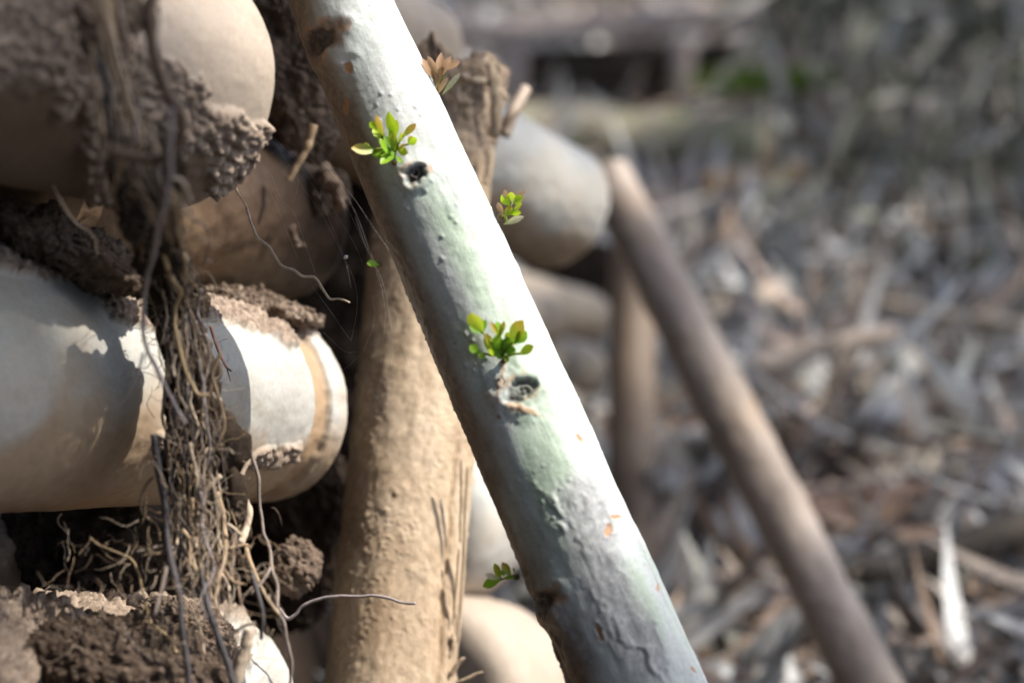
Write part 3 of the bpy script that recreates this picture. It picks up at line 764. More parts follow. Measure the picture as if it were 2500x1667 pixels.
# ------------------------------------------------------------------ soil masses
def soil_blob(name, label, c, rad, mat, seed, n=(150, 200), rough=0.35, crumbs=True, rot=0):
    th = np.linspace(0.02, np.pi - 0.02, n[0]); ph = np.linspace(0, 2 * np.pi, n[1], endpoint=False)
    T, F = np.meshgrid(th, ph, indexing='ij'); T = T.ravel(); F = F.ravel()
    d = np.stack([np.sin(T) * np.cos(F), np.sin(T) * np.sin(F), np.cos(T)], 1)
    basis = np.stack([RIGHT, FWD, UP], 0)
    if rot:
        a = math.radians(rot); basis = np.stack([RIGHT * math.cos(a) - UP * math.sin(a), FWD, RIGHT * math.sin(a) + UP * math.cos(a)], 0)
    rad = np.asarray(rad); m = rad.min()
    p0 = (d * rad) @ basis + c
    w1 = worley(p0 * 210 + 0.8 * np.stack([vnoise(p0 * 200 + 3 * i, seed + i) for i in range(3)], 1), seed); w2 = worley(p0 * 480, seed + 9)
    h = m * rough * (fbm(p0 / m * 1.3, 4, seed) * 1.0) + 0.0032 * (0.6 - w1) + 0.0018 * (0.6 - w2) + 0.0045 * fbm(p0 * 75, 4, seed + 3)
    v = p0 + (d @ basis) * h[:, None]
    na = n[1]; i, j = np.meshgrid(np.arange(n[0] - 1), np.arange(na), indexing='ij'); j2 = (j + 1) % na
    f = np.stack([i * na + j, (i + 1) * na + j, (i + 1) * na + j2, i * na + j2], -1).reshape(-1, 4)
    o = build(name, v, f, mat); tag(o, label, None, None, 'stuff'); return o, v

ICO = None
def ico():
    global ICO
    if ICO is None:
        import bmesh
        bm = bmesh.new(); bmesh.ops.create_icosphere(bm, subdivisions=1, radius=1)
        ICO = (np.array([x.co[:] for x in bm.verts]), np.array([[x.index for x in q.verts] for q in bm.faces])); bm.free()
    return ICO
def crumbs(name, label, pts, r0, r1, mat, seed):
    iv, fi = ico(); r = np.random.default_rng(seed); acc = Acc()
    for p in pts:
        s = r0 * (r1 / r0) ** (r.random() ** 2.2)
        v = iv * s * r.uniform(0.6, 1.25, 3) * (1 + 0.35 * (r.random((len(iv), 1)) - 0.5))
        acc.add(p + v, [fi])
    o = build(name, np.vstack(acc.v), acc.faces(), mat, smooth=False); tag(o, label, None, None, 'stuff'); return o

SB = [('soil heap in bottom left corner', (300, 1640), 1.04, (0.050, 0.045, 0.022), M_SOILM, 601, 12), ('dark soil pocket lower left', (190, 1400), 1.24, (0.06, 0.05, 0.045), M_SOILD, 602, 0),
      ('soil ridge on the mid left log', (150, 600), 1.06, (0.048, 0.03, 0.012), M_SOIL, 603, 24), ('soil clump on the end of the mid log', (640, 748), 1.24, (0.032, 0.02, 0.0055), M_SOILLIT, 604, 16),
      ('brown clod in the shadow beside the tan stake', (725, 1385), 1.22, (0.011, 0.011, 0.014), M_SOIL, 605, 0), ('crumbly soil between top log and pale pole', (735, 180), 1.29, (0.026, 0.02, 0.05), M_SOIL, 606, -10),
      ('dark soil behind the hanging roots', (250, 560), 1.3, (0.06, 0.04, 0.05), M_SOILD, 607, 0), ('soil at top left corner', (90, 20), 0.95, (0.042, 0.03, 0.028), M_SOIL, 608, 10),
      ('dark soil added to blacken the hollow left of the tan stake', (690, 1290), 1.36, (0.045, 0.03, 0.06), M_SOILD, 611, 0), ('dark soil added to blacken the gap deep behind the tan stake', (800, 760), 1.56, (0.09, 0.03, 0.13), M_SOILD, 612, 0), ('dark soil added to blacken the gap under the blurred log end', (1420, 695), 2.35, (0.06, 0.03, 0.045), M_SOILD, 613, 0), ('soil clump below the hanging roots', (430, 1550), 1.09, (0.024, 0.02, 0.016), M_SOIL, 609, 0), ('soil lump behind the web', (800, 470), 1.3, (0.012, 0.012, 0.014), M_SOIL, 610, 20)]  # dark-soil lumps on this line are added to blacken gaps
crp = []; crd = []
for lab, (x, y), d, rad, mt, sd_, rot in SB:
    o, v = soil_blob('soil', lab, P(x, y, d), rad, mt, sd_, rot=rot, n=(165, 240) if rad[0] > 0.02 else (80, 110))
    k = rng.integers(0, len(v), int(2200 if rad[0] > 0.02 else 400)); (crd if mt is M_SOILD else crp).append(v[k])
crumbs('soil_crumbs', 'loose soil crumbs on the soil heaps and logs', np.vstack(crp), 0.0003, 0.0022, M_SOIL, 3)
crumbs('soil_crumbs', 'dark soil crumbs in the gaps between the logs', np.vstack(crd), 0.0006, 0.003, M_SOILD, 4)

# ------------------------------------------------------------------ roots
def cone_surf(px, py, cx, cy, d, rpx, taper, length):
    p1 = P(cx, cy, d); p0 = p1 - LOGDIR * length; r1 = rpx / FPX * d
    for dd_ in np.arange(0.85, 1.3, 0.002):
        q = P(px, py, dd_) - p0; s_ = q @ LOGDIR
        if 0 < s_ < length and np.linalg.norm(q - LOGDIR * s_) < r1 * (taper + (1 - taper) * s_ / length): return dd_
    return 1.3
YS = np.arange(-40, 1720, 40)
def axis_x(y): return np.interp(y, [0, 330, 480, 700, 900, 1100, 1250, 1400, 1650], [255, 310, 350, 425, 455, 470, 480, 500, 520])
def axis_w(y): return np.interp(y, [330, 480, 700, 900, 1100, 1250, 1400, 1650], [60, 62, 55, 48, 62, 70, 85, 70])
SD = np.array([min(cone_surf(axis_x(y) - o_, y, 468, 228, 1.09, 300, 1.22, 0.5) for o_ in (-40, 40)) for y in YS])
SD = np.minimum(SD, [min(cone_surf(axis_x(y) - o_, y, 668, 1000, 1.264, 217, 1.55, 0.5) for o_ in (-40, 40)) for y in YS])
SD = np.array([SD[max(0, i - 5):i + 6].min() for i in range(len(SD))]); SD = np.convolve(np.pad(SD, 3, 'edge'), np.ones(7) / 7, 'valid') - 0.022
print('root bundle depth', [(int(a_), round(float(b_), 3)) for a_, b_ in zip(YS, SD)][::5])
def bdepth(y): return min(float(np.interp(y, YS, SD)), 1.04 - 0.03 * float(sstep(1250, 1500, y)))
RC = {'tan': (0.36, 0.26, 0.165), 'pale': (0.52, 0.42, 0.32), 'brown': (0.15, 0.10, 0.068), 'dark': (0.055, 0.05, 0.055), 'lav': (0.30, 0.26, 0.26), 'red': (0.12, 0.05, 0.035), 'yel': (0.42, 0.31, 0.17), 'grey': (0.22, 0.18, 0.155)}
def root_geo(pts, w0, w1, d, n=None, amp=0.0012, seed=0, sides=8, rel=False, nodes=()):
    """pts are pixels, w0..w1 widths in pixels"""
    q = []
    for i, p in enumerate(pts):
        dep = p[2] if len(p) > 2 else (bdepth(p[1]) + d - 1.05 if rel else d)
        q.append(P(p[0], p[1], dep))
    n = n or max(12, 6 * len(pts))
    path = wobble_path(q, n, amp, 0.012, seed)
    r = np.linspace(w0, w1, n) / 2 / FPX * d
    r = r * (1 + 0.22 * fbm(np.stack([np.linspace(0, n / 5.0, n) + seed, np.zeros(n), np.zeros(n)], 1), 3, seed))
    for t_, a in nodes: r = r * (1 + a * np.exp(-((np.linspace(0, 1, n) - t_) / 0.025) ** 2))
    return tube(path, r, sides)

clump = thing('hanging_root_clump', 'tangled bundle of tan and dark roots hanging over the logs at left', 'roots', P(440, 1300, 1.07))
ROOTS = [
 ([(377, -30), (364, 38), (373, 115), (387, 172), (406, 230), (432, 262), (446, 306), (429, 364), (390, 390), (329, 383), (268, 367)], 30, 24, 1.02, 'brown', ((.12, .3), (.55, .2))),
 ([(417, 268), (415, 364), (408, 459), (394, 519), (375, 615), (352, 710), (348, 787), (356, 844), (387, 913), (421, 978), (452, 1036)], 13, 9, 1.005, 'lav', ()),
 ([(238, -20), (276, 134), (306, 249), (333, 325), (352, 352)], 11, 7, 1.04, 'tan', ()), ([(252, -20), (282, 120), (318, 240), (348, 330)], 9, 6, 1.035, 'pale', ()),
 ([(265, -20), (275, 70), (290, 150), (330, 300), (340, 345)], 10, 6, 1.045, 'yel', ()), ([(228, -20), (262, 150), (290, 250), (318, 330)], 8, 5, 1.03, 'tan', ()),
 ([(288, -20), (300, 50), (320, 105), (335, 127)], 6, 3, 1.05, 'pale', ()), ([(318, 100), (322, 150), (312, 185), (345, 230), (360, 290), (368, 325)], 7, 4, 1.04, 'tan', ()),
 ([(215, 115), (245, 170), (264, 230), (272, 345), (283, 421)], 16, 10, 1.05, 'dark', ()), ([(222, 110), (234, 230), (245, 325), (252, 364), (306, 367), (356, 356)], 9, 7, 1.035, 'tan', ()),
 ([(352, 352), (330, 375), (300, 400), (285, 440), (278, 480)], 10, 6, 1.03, 'tan', ()), ([(372, 330), (385, 370), (392, 395)], 11, 7, 1.03, 'pale', ()),
 ([(222, 148), (195, 155), (182, 185), (165, 230), (150, 250)], 5, 2, 1.06, 'tan', ()),
 ([(423, 435), (445, 445), (462, 475), (470, 490)], 8, 8, 1.03, 'pale', ()), ([(445, 500), (460, 520), (472, 535)], 8, 7, 1.04, 'pale', ()),
 ([(466, 540), (490, 545), (511, 570), (508, 610), (500, 640), (485, 652)], 6, 4, 1.06, 'grey', ()), ([(500, 632), (520, 640), (535, 632)], 4, 2, 1.06, 'grey', ()),
 ([(420, 470), (436, 560), (448, 620), (455, 690)], 12, 9, 1.04, 'yel', ()), ([(398, 620), (421, 684), (440, 715), (425, 760), (432, 825), (448, 883), (467, 940), (482, 962), (509, 965)], 12, 8, 1.03, 'yel', ()),
 ([(430, 865), (424, 895), (428, 920)], 9, 8, 1.03, 'pale', ()),
 ([(513, 795), (532, 844), (551, 890), (566, 908)], 9, 5, 1.11, 'red', ()), ([(550, 888), (555, 910), (562, 932)], 4, 2, 1.11, 'red', ()),
 ([(532, 975), (551, 1017), (570, 1043), (580, 1067), (601, 1098), (600, 1128), (586, 1163), (590, 1201), (597, 1225), (607, 1251), (600, 1289), (586, 1327)], 19, 20, 1.07, 'pale', ((.22, .45), (.62, .5))),
 ([(589, 1044), (605, 1075), (616, 1117), (631, 1163), (633, 1228), (643, 1297), (658, 1335), (664, 1385), (677, 1434), (679, 1488), (693, 1519), (704, 1564), (712, 1622), (708, 1690)], 9, 8, 1.08, 'grey', ()),
 ([(375, 1060), (387, 1144), (402, 1228), (406, 1297), (413, 1354), (425, 1404), (440, 1450), (444, 1526), (455, 1603), (463, 1690)], 17, 15, 1.04, 'dark', ()),
 ([(486, 1392), (498, 1442), (517, 1507), (532, 1553), (551, 1603), (578, 1690)], 16, 18, 1.05, 'dark', ()), ([(609, 1538), (597, 1584), (582, 1633), (566, 1690)], 28, 32, 1.06, 'pale', ()),
 ([(333, 1346), (364, 1338), (394, 1331)], 9, 8, 1.05, 'grey', ()), ([(375, 1163), (348, 1201), (344, 1239), (360, 1266), (383, 1281), (392, 1320)], 9, 6, 1.05, 'tan', ()),
 ([(360, 1240), (385, 1252), (415, 1250)], 6, 4, 1.05, 'tan', ()), ([(615, 1400), (630, 1450), (640, 1500), (638, 1560)], 14, 9, 1.065, 'dark', ()),
 ([(660, 1385), (640, 1420), (615, 1445), (590, 1453)], 9, 5, 1.07, 'grey', ()), ([(600, 1330), (620, 1400), (650, 1460), (680, 1500)], 12, 8, 1.075, 'tan', ()),
 ([(540, 1160), (500, 1200), (485, 1240), (480, 1300), (478, 1340)], 14, 9, 1.05, 'pale', ()), ([(555, 1280), (575, 1295), (590, 1310)], 9, 7, 1.05, 'pale', ()),
 ([(470, 1215), (470, 1290), (485, 1350), (488, 1420)], 10, 7, 1.05, 'tan', ()), ([(530, 1200), (548, 1270), (552, 1340), (538, 1400), (520, 1470)], 13, 8, 1.055, 'tan', ()),
 ([(440, 1210), (436, 1290), (425, 1355)], 9, 6, 1.05, 'pale', ()), ([(455, 1215), (440, 1300), (428, 1370)], 8, 5, 1.06, 'grey', ()), ([(500, 1225), (505, 1280), (520, 1325)], 8, 5, 1.06, 'grey', ()),
 ([(560, 1340), (590, 1330), (610, 1332)], 9, 6, 1.06, 'tan', ()), ([(545, 1390), (570, 1420), (600, 1425)], 8, 5, 1.06, 'tan', ()), ([(550, 1560), (590, 1530), (625, 1518)], 9, 7, 1.06, 'grey', ()),
 ([(405, 1385), (395, 1430), (378, 1500)], 12, 6, 1.035, 'grey', ()),
]
for k, (pts, w0, w1, d, c, nodes) in enumerate(ROOTS):
    v, f = root_geo(pts, w0, w1, d, amp=0.0009 if w0 < 14 else 0.0006, seed=700 + k, nodes=nodes, rel=True, n=max(16, 7 * len(pts)))
    cc = np.array(RC[c]); cv = cc * (1 + 0.5 * fbm(v * 130, 3, 700 + k))[:, None]
    build('root', v, f, M_ROOT, parent=clump, cols=np.clip(cv, 0.01, 1))
# woven filler strands through the bundle
rr = random.Random(5)
for k in range(235):
    y = rr.uniform(180, 1330); ln = rr.uniform(90, 330); off = rr.gauss(0, 0.55); pts = []
    nseg = max(3, int(ln / 55)); dep = 1.056 + rr.uniform(-0.02, 0.014)
    for i in range(nseg + 1):
        yy = y + ln * i / nseg; off = 0.9 * off + rr.gauss(0, 0.26)
        pts.append((axis_x(yy) + off * axis_w(yy), yy + rr.uniform(-8, 8)))
    w_ = rr.choice([2.5, 3, 3, 4, 4, 5, 6, 8, 10]); c = rr.choices(['tan', 'pale', 'brown', 'dark', 'grey', 'yel', 'lav'], [5, 5, 4, 3, 5, 1, 2])[0]
    v, f = root_geo(pts, w_, w_ * 0.6, dep, amp=0.0022, seed=900 + k, sides=6, n=8 * nseg, rel=True)
    cc = np.array(RC[c]) * rr.uniform(0.5, 1.15); cv = cc * (1 + 0.5 * fbm(v * 130, 2, 900 + k))[:, None]
    build('root', v, f, M_ROOT, parent=clump, cols=np.clip(cv, 0.01, 1))
# dirt held in the bundle
acc = Acc()
for k in range(120):
    y = rr.uniform(400, 1230); c = P(axis_x(y) + rr.gauss(0.1, 0.4) * axis_w(y), y, bdepth(y) + rr.uniform(0.007, 0.02))
    iv, fi = ico(); s = rr.uniform(0.003, 0.0095)
    import bmesh
    bm = bmesh.new(); bmesh.ops.create_icosphere(bm, subdivisions=3, radius=1); vv = np.array([x.co[:] for x in bm.verts]); ff = np.array([[x.index for x in q.verts] for q in bm.faces]); bm.free()
    pp = c + vv * s * np.array([rr.uniform(.6, 1.1), 0.8, rr.uniform(1, 1.9)])
    pp = pp + vv * (s * 0.5 * fbm(pp * 220, 3, 950 + k) + 0.0014 * (0.6 - worley(pp * 330, 951)))[:, None]
    acc.add(pp, [ff])
o = build('clinging_soil', np.vstack(acc.v), acc.faces(), M_SOILD, parent=clump); o['kind'] = 'stuff'
# hair roots
acc = Acc()
for k in range(700):
    y = rr.uniform(340, 1640); x = axis_x(y) + rr.gauss(0, 0.85) * axis_w(y)
    if y > 1300: x = rr.uniform(150, 690)
    a = rr.uniform(0, 6.28); ln = rr.uniform(25, 110); dep = 1.05 + rr.uniform(-0.02, 0.02)
    pts = [(x, y)]
    for i in range(4):
        a += rr.gauss(0, 0.5); x += math.cos(a) * ln / 4; y += math.sin(a) * ln / 4 + 3; pts.append((x, y))
    v, f = root_geo(pts, rr.uniform(1.4, 3), 1, dep, amp=0.0008, seed=1200 + k, sides=4, n=12, rel=True)
    cc = np.array(RC[rr.choice(['tan', 'pale', 'grey', 'brown'])]); acc.add(v, f, cc)
o = acc.build('hair_roots', M_ROOT, parent=clump); o['kind'] = 'stuff'

SOLO = [('stray_root', 'thin arched root curving down left of the root bundle onto soil', [(232, 335), (222, 325), (180, 318), (138, 344), (121, 402), (130, 452), (153, 498), (184, 543), (214, 563), (233, 589), (237, 615, 1.03), (260, 649, 1.05)], 4, 9, 0.985, 'pale'),
 ('stray_root', 'pale wiry root dangling from the top log across the dark gap', [(528, 333, 1.03), (551, 364, 1.035), (561, 390, 1.04), (551, 410, 1.05), (570, 452, 1.08), (597, 498), (612, 538), (628, 577), (658, 603), (685, 645), (716, 661), (739, 676), (769, 678), (788, 703), (804, 730), (827, 731), (852, 741)], 8, 5, 1.14, 'pale'),
 ('stray_root', 'single grey-brown rootlet reaching right across the tan stake', [(681, 1484), (700, 1507), (719, 1499), (746, 1473), (804, 1457), (900, 1453), (941, 1459), (980, 1469), (1014, 1471)], 9, 7, 1.165, 'lav'),
 ('stray_root', 'yellowish root lying over the lit soil heap at bottom left', [(220, 1312), (245, 1331), (290, 1350), (325, 1369), (340, 1404), (352, 1450), (356, 1473), (367, 1515), (406, 1549), (429, 1584), (444, 1622), (455, 1649)], 4, 9, 1.03, 'yel'),
 ('stray_root', 'bright kinked rootlet right of the soil heap below the bundle', [(360, 1465), (395, 1455), (420, 1475), (455, 1487), (478, 1503), (494, 1545), (497, 1595), (501, 1630)], 5, 6, 1.03, 'pale'),
 ('stray_root', 'fine brown rootlet crossing the dark soil in the lower left', [(198, 1505), (264, 1519), (306, 1534), (352, 1545), (383, 1565), (413, 1595), (452, 1641)], 3, 5, 1.035, 'tan'),
 ('stray_root', 'dim forked rootlet in the black hollow at far lower left', [(122, 1430), (95, 1455), (80, 1485), (76, 1515), (90, 1540)], 4, 3, 1.1, 'grey'),
 ('stray_root', 'short dark rootlet in the black hollow, left of the lit heap', [(124, 1510), (150, 1545), (180, 1560), (206, 1586)], 5, 4, 1.08, 'grey'),
 ('stray_root', 'smooth brown root stub between the top log and the pale pole', [(765, 305), (758, 340), (742, 375), (722, 410), (705, 440)], 22, 16, 1.24, 'tan'),
 ('stray_root', 'thin faint root against the left log, slanting beside the bundle', [(350, 860), (338, 905), (318, 950), (290, 1000)], 8, 4, 0.99, 'lav')]
for k, (nm, lab, pts, w0, w1, d, c) in enumerate(SOLO):
    v, f = root_geo(pts, w0, w1, d, amp=0.0009, seed=1700 + k, n=8 * len(pts))
    o = build(nm, v, f, M_ROOT, cols=np.clip(np.array(RC[c]) * (1 + 0.3 * fbm(v * 130, 2, k))[:, None], 0.01, 1)); tag(o, lab, 'root')
# clods caught near the web
for k, (pts, w0, w1, lab) in enumerate([([(712, 555), (722, 575), (735, 592)], 18, 22, 'small pale bark flake hanging behind the spider web'), ([(790, 410), (800, 440), (815, 470), (830, 485)], 30, 44, 'lumpy pale soil clod lodged against the pole, behind the web')]):
    v, f = root_geo(pts, w0, w1, 1.25, amp=0.004, seed=1800 + k, n=40, sides=16)
    v = v + 0.0025 * np.stack([fbm(v * 260 + 5 * i, 3, 1810 + i) for i in range(3)], 1)
    o = build('soil_clod', v, f, M_SOIL); tag(o, lab, 'clod')

# ------------------------------------------------------------------ spider web
web = thing('spider_web', 'faint spider web strands strung from the top log to the pale pole', 'web', P(850, 1000, 1.13))
c6 = lambda x, y: (600 + x / 3.73, 300 + y / 3.73)
WL = [[(250, 120), (500, 400), (700, 740), (880, 1180), (1000, 1480), (1010, 1720), (960, 1980)], [(330, 170), (560, 430), (780, 760), (1000, 1130), (1130, 1480), (1170, 1800), (1060, 2100)],
      [(420, 180), (640, 380), (870, 680), (1070, 1080), (1200, 1380), (1270, 1720), (1230, 2200)], [(560, 240), (800, 480), (1000, 820), (1130, 1170), (1260, 1500), (1340, 2000), (1300, 2350)],
      [(600, 130), (880, 420), (1110, 640), (1290, 920)], [(870, 290), (1090, 460), (1260, 590)], [(120, 430), (240, 670), (340, 900), (480, 1250)], [(230, 470), (330, 700), (450, 840), (560, 1160), (680, 1500)],
      [(480, 470), (470, 600), (430, 740)], [(280, 200), (500, 560), (700, 850), (900, 1250), (960, 1500)], [(700, 360), (950, 640), (1180, 980), (1400, 1310), (1560, 1700)], [(1000, 860), (1090, 1110), (1240, 1440), (1420, 1900), (1500, 2300)],
      [(1600, 2300), (1690, 2700), (1800, 3000), (1830, 3300)], [(1420, 2000), (1620, 2600), (1720, 3000), (1745, 3500)], [(1750, 2400), (1900, 3000), (1960, 3300), (1985, 3700), (2000, 4010), (1890, 4110), (1800, 4150)], [(1650, 2350), (1800, 2900), (1880, 3300), (1890, 3750), (1840, 3830)],
      [(600, 1480), (760, 1700), (960, 1990)], [(700, 1900), (900, 2080), (1010, 2080)], [(690, 2050), (860, 2250), (1050, 2100)]]
for k, ln in enumerate(WL):
    pth = spline([P(*c6(x, y), 1.135 - 0.00002 * max(0, y - 2000) + 0.004 * math.sin(k * 1.9 + i)) for i, (x, y) in enumerate(ln)], 40)
    v, f = tube(pth, np.full(40, 0.000016), 4)
    build('strand', v, f, M_WEB, parent=web)
iv, fi = ico()
build('droplet', P(*c6(912, 1222), 1.133) + iv * np.array([0.0012, 0.001, 0.0011]), [fi], M_WEB, parent=web)

# ------------------------------------------------------------------ background things
bench = thing('low_timber_rail', 'weathered board resting on low posts across the top background', 'rail', G(1450, 170))
def boxgeo(c, ax, up, L, H, W, seed=0):
    ax = ax / np.linalg.norm(ax); s = np.cross(up, ax); s /= np.linalg.norm(s); u = np.cross(ax, s)
    n = 24; x = np.linspace(-0.5, 0.5, n) * L
    ring = np.array([(-.5, -.46), (-.46, -.5), (.46, -.5), (.5, -.46), (.5, .46), (.46, .5), (-.46, .5), (-.5, .46)])
    v = c + x[:, None, None] * ax + ring[None, :, :1] * W * s + ring[None, :, 1:] * H * u
    v = v.reshape(-1, 3); v = v + 0.05 * H * np.stack([fbm(v * 30 + 7 * k, 3, seed + k) for k in range(3)], 1)
    k = 8; i, j = np.meshgrid(np.arange(n - 1), np.arange(k), indexing='ij'); j2 = (j + 1) % k
    f = np.stack([i * k + j, i * k + j2, (i + 1) * k + j2, (i + 1) * k + j], -1).reshape(-1, 4)
    return v, [f, np.array([[0, 1, 2, 7], [2, 3, 6, 7], [3, 4, 5, 6]])[:, ::-1], np.array([[0, 1, 2, 7], [2, 3, 6, 7], [3, 4, 5, 6]]) + (n - 1) * k]
b0, b1 = P(900, 88, 3.4), P(1905, 45, 3.6)
v, f = boxgeo((b0 + b1) / 2, b1 - b0, np.array([0, 0.25, 1.0]), np.linalg.norm(b1 - b0), 0.03, 0.12, 3); build('board', v, f, M_PLANK, parent=bench)
for x, y0, y1, d in ((1255, 105, 262, 3.4), (1665, 95, 250, 3.45)):
    a, b = P(x, y0, d), P(x, y1, d)
    v, f = boxgeo((a + b) / 2, b - a, RIGHT, np.linalg.norm(b - a), 0.034, 0.03, int(x)); build('post', v, f, M_PLANK, parent=bench)
a, b = P(1275, 172, 3.5), P(1640, 160, 3.5)
v, f = boxgeo((a + b) / 2, b - a, np.array([0, 0.1, 1.0]), np.linalg.norm(b - a), 0.062, 0.05, 19); o = build('shade_block', v, f, M_DARKBR); tag(o, 'nearly black block added as the shaded gap between the two low posts at top', 'shade_fill')  # dark block stands in for the shade under the board
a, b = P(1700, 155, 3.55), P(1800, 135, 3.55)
v, f = boxgeo((a + b) / 2, b - a, np.array([0, 0.1, 1.0]), np.linalg.norm(b - a), 0.05, 0.05, 21); o = build('shade_block', v, f, M_DARKBR); tag(o, 'short dark block added as the shaded gap right of the second low post', 'shade_fill')  # more of the same painted shade, past the second post
a, b = P(1500, 205, 3.6), P(2000, 150, 3.7)
v, f = boxgeo((a + b) / 2, b - a, np.array([0, 0.1, 1.0]), np.linalg.norm(b - a), 0.045, 0.05, 17); o = build('weathered_beam', v, f, M_PLANK); tag(o, 'dim grey beam behind the low posts at top', 'beam')
a, b = P(860, 30, 4.4), P(1500, -40, 4.4)
v, f = tube(wobble_path([a, b], 20, 0.02, 0.2, 9), np.full(20, 0.08), 14); o = build('fallen_log', v, f, M_MOSSLOG); tag(o, 'greenish blurred log at the top edge right of the pale pole', 'log')

def lying(name, lab, a, b, r0, r1, mat, cat='log', seed=0, n=40, amp=0.01, sides=18, cut=None):
    t = thing(name, lab, cat, (np.asarray(a) + np.asarray(b)) / 2)
    pth = wobble_path([a, (np.asarray(a) + b) / 2, b], n, amp, 0.15, seed)
    v, f = tube(pth, np.linspace(r0, r1, n), sides)
    v = v + r0 * 0.18 * np.stack([fbm(v * 30 + 7 * k, 3, seed + k) for k in range(3)], 1)
    build('bark', v, f, mat, parent=t)
    if cut:
        e, e0 = pth[-1], pth[-2]; ax = (e - e0) / np.linalg.norm(e - e0)
        v, f = tube(np.array([e, e + ax * 0.004]), [r1 * 0.9, r1 * 0.88], sides); build('cut_face', v, f, M_CUT, parent=t)
    return t
lying('fallen_log', 'pale mossy fallen log lying across the upper background', P(1080, 330, 3.35), P(1880, 395, 3.15), 0.06, 0.05, M_MOSSLOG, seed=11, cut=True)
lying('fallen_log', 'short broken pinkish log piece with bright upper end, right of the mossy log', P(2070, 400, 3.05), P(1958, 262, 3.3), 0.028, 0.03, M_PINKPOLE, seed=12, cut=True)
lying('fallen_log', 'tan broken wood lying below the mossy fallen log', P(1720, 455, 2.95), P(1960, 420, 3.0), 0.018, 0.014, M_CUT, seed=13)
lying('dark_branch', 'long dark branch lying in the litter at lower right', P(1930, 1385, 1.87), P(2580, 1285, 1.93), 0.012, 0.019, M_DARKBR, 'branch', 14, amp=0.02)
lying('pale_stick', 'straight pale grey stick lying in litter at right edge', P(2150, 745, 2.4), P(2490, 800, 2.35), 0.008, 0.009, M_GREYLOG, 'stick', 15, amp=0.004)
lying('brown_bark_slab', 'bare brown bark slab above the dark branch', P(1960, 1275, 2.02), P(2330, 1225, 2.06), 0.028, 0.02, M_RUSTBARK, 'bark', 16)
lying('brown_stick', 'rusty brown stick slanting up at the right edge', P(2380, 790, 2.4), P(2540, 610, 2.5), 0.012, 0.01, M_DARKSTAKE, 'stick', 18, amp=0.006)
lying('brown_stick', 'pinkish stick lying right of the brace near its middle', P(1830, 880, 2.2), P(2180, 820, 2.25), 0.012, 0.009, M_PINKPOLE, 'stick', 19, amp=0.012)
lying('tan_stick', 'tan stick crossing the litter from the brace towards upper right', P(1920, 1000, 2.3), P(2420, 860, 2.4), 0.010, 0.008, M_CUT, 'stick', 20, amp=0.015)

# moss
acc = Acc(); mc = P(1885, 212, 3.2)
for k in range(900):
    b = mc + RIGHT * rr.gauss(0, 0.045) + FWD * rr.gauss(0, 0.03) + UP * rr.gauss(0, 0.006)
    t = b + np.array([rr.gauss(0, .01), rr.gauss(0, .01), rr.uniform(.008, .022)])
    v, f, x = leaf_geo(b, t, 0.004, FWD + RIGHT * rr.gauss(0, 1), seg=3); acc.add(v, [f], np.array([0.20, 0.33, 0.04]) * rr.uniform(0.6, 1.2))
o = acc.build('moss', M_LITTER); tag(o, 'bright green moss patch on the ground beside the mossy log', None, None, 'stuff')

# leaf litter
LC = [(0.56, 0.56, 0.55), (0.50, 0.51, 0.50), (0.36, 0.34, 0.32), (0.56, 0.50, 0.44), (0.38, 0.27, 0.20), (0.68, 0.68, 0.67), (0.13, 0.11, 0.10), (0.50, 0.39, 0.32), (0.44, 0.45, 0.41), (0.60, 0.50, 0.41), (0.62, 0.63, 0.63), (0.52, 0.53, 0.53)]
def litter_leaf(x, y, zoff, big=1.0, tint=None, gz=None):
    L = rr.uniform(0.07, 0.15) * big; wd = L * rr.uniform(0.10, 0.19); a = rr.uniform(0, 6.28)
    z = (float(ground_z(np.array([x]), np.array([y]))[0]) if gz is None else gz) + zoff
    dz = rr.gauss(0, 0.28) * L
    dr = np.array([math.cos(a), math.sin(a), 0]) * L / 2
    c = np.array([x, y, z + abs(dz) / 2])
    v, f, _ = leaf_geo(c - dr - [0, 0, dz / 2], c + dr + [0, 0, dz / 2], wd, np.array([rr.gauss(0, .5), rr.gauss(0, .5), 1.0]), curl=rr.uniform(-0.8, 0.8), seg=7, fold=rr.uniform(-0.3, 0.6), fat=0.45)
    return v, f, np.array(tint or rr.choice(LC)) * rr.uniform(0.7, 1.4)
acc = Acc()
gs = np.array([G(rr.uniform(700, 3200), rr.uniform(-250, 1900)) for k in range(12000)])
for g, gz in zip(gs, ground_z(gs[:, 0], gs[:, 1])):
    v, f, c = litter_leaf(g[0], g[1], rr.uniform(0.0, 0.035), gz=gz); acc.add(v, [f], c)
o = acc.build('leaf_litter', M_LITTER); tag(o, 'grey and brown dead leaves covering the blurred ground', None, None, 'stuff')
# distinct leaves near the top of the litter
for k in range(70):
    px, py = rr.uniform(1560, 2480), rr.uniform(560, 1640)
    g = G(px, py, 0.06)
    v, f, c = litter_leaf(g[0], g[1], rr.uniform(0.035, 0.06), 1.25); o = build('dry_leaf', v, f, M_LITTER, cols=np.broadcast_to(c, v.shape))
    tag(o, 'dry curled leaf lying on top of the blurred ground litter', 'leaf', 'dry leaves on the litter')
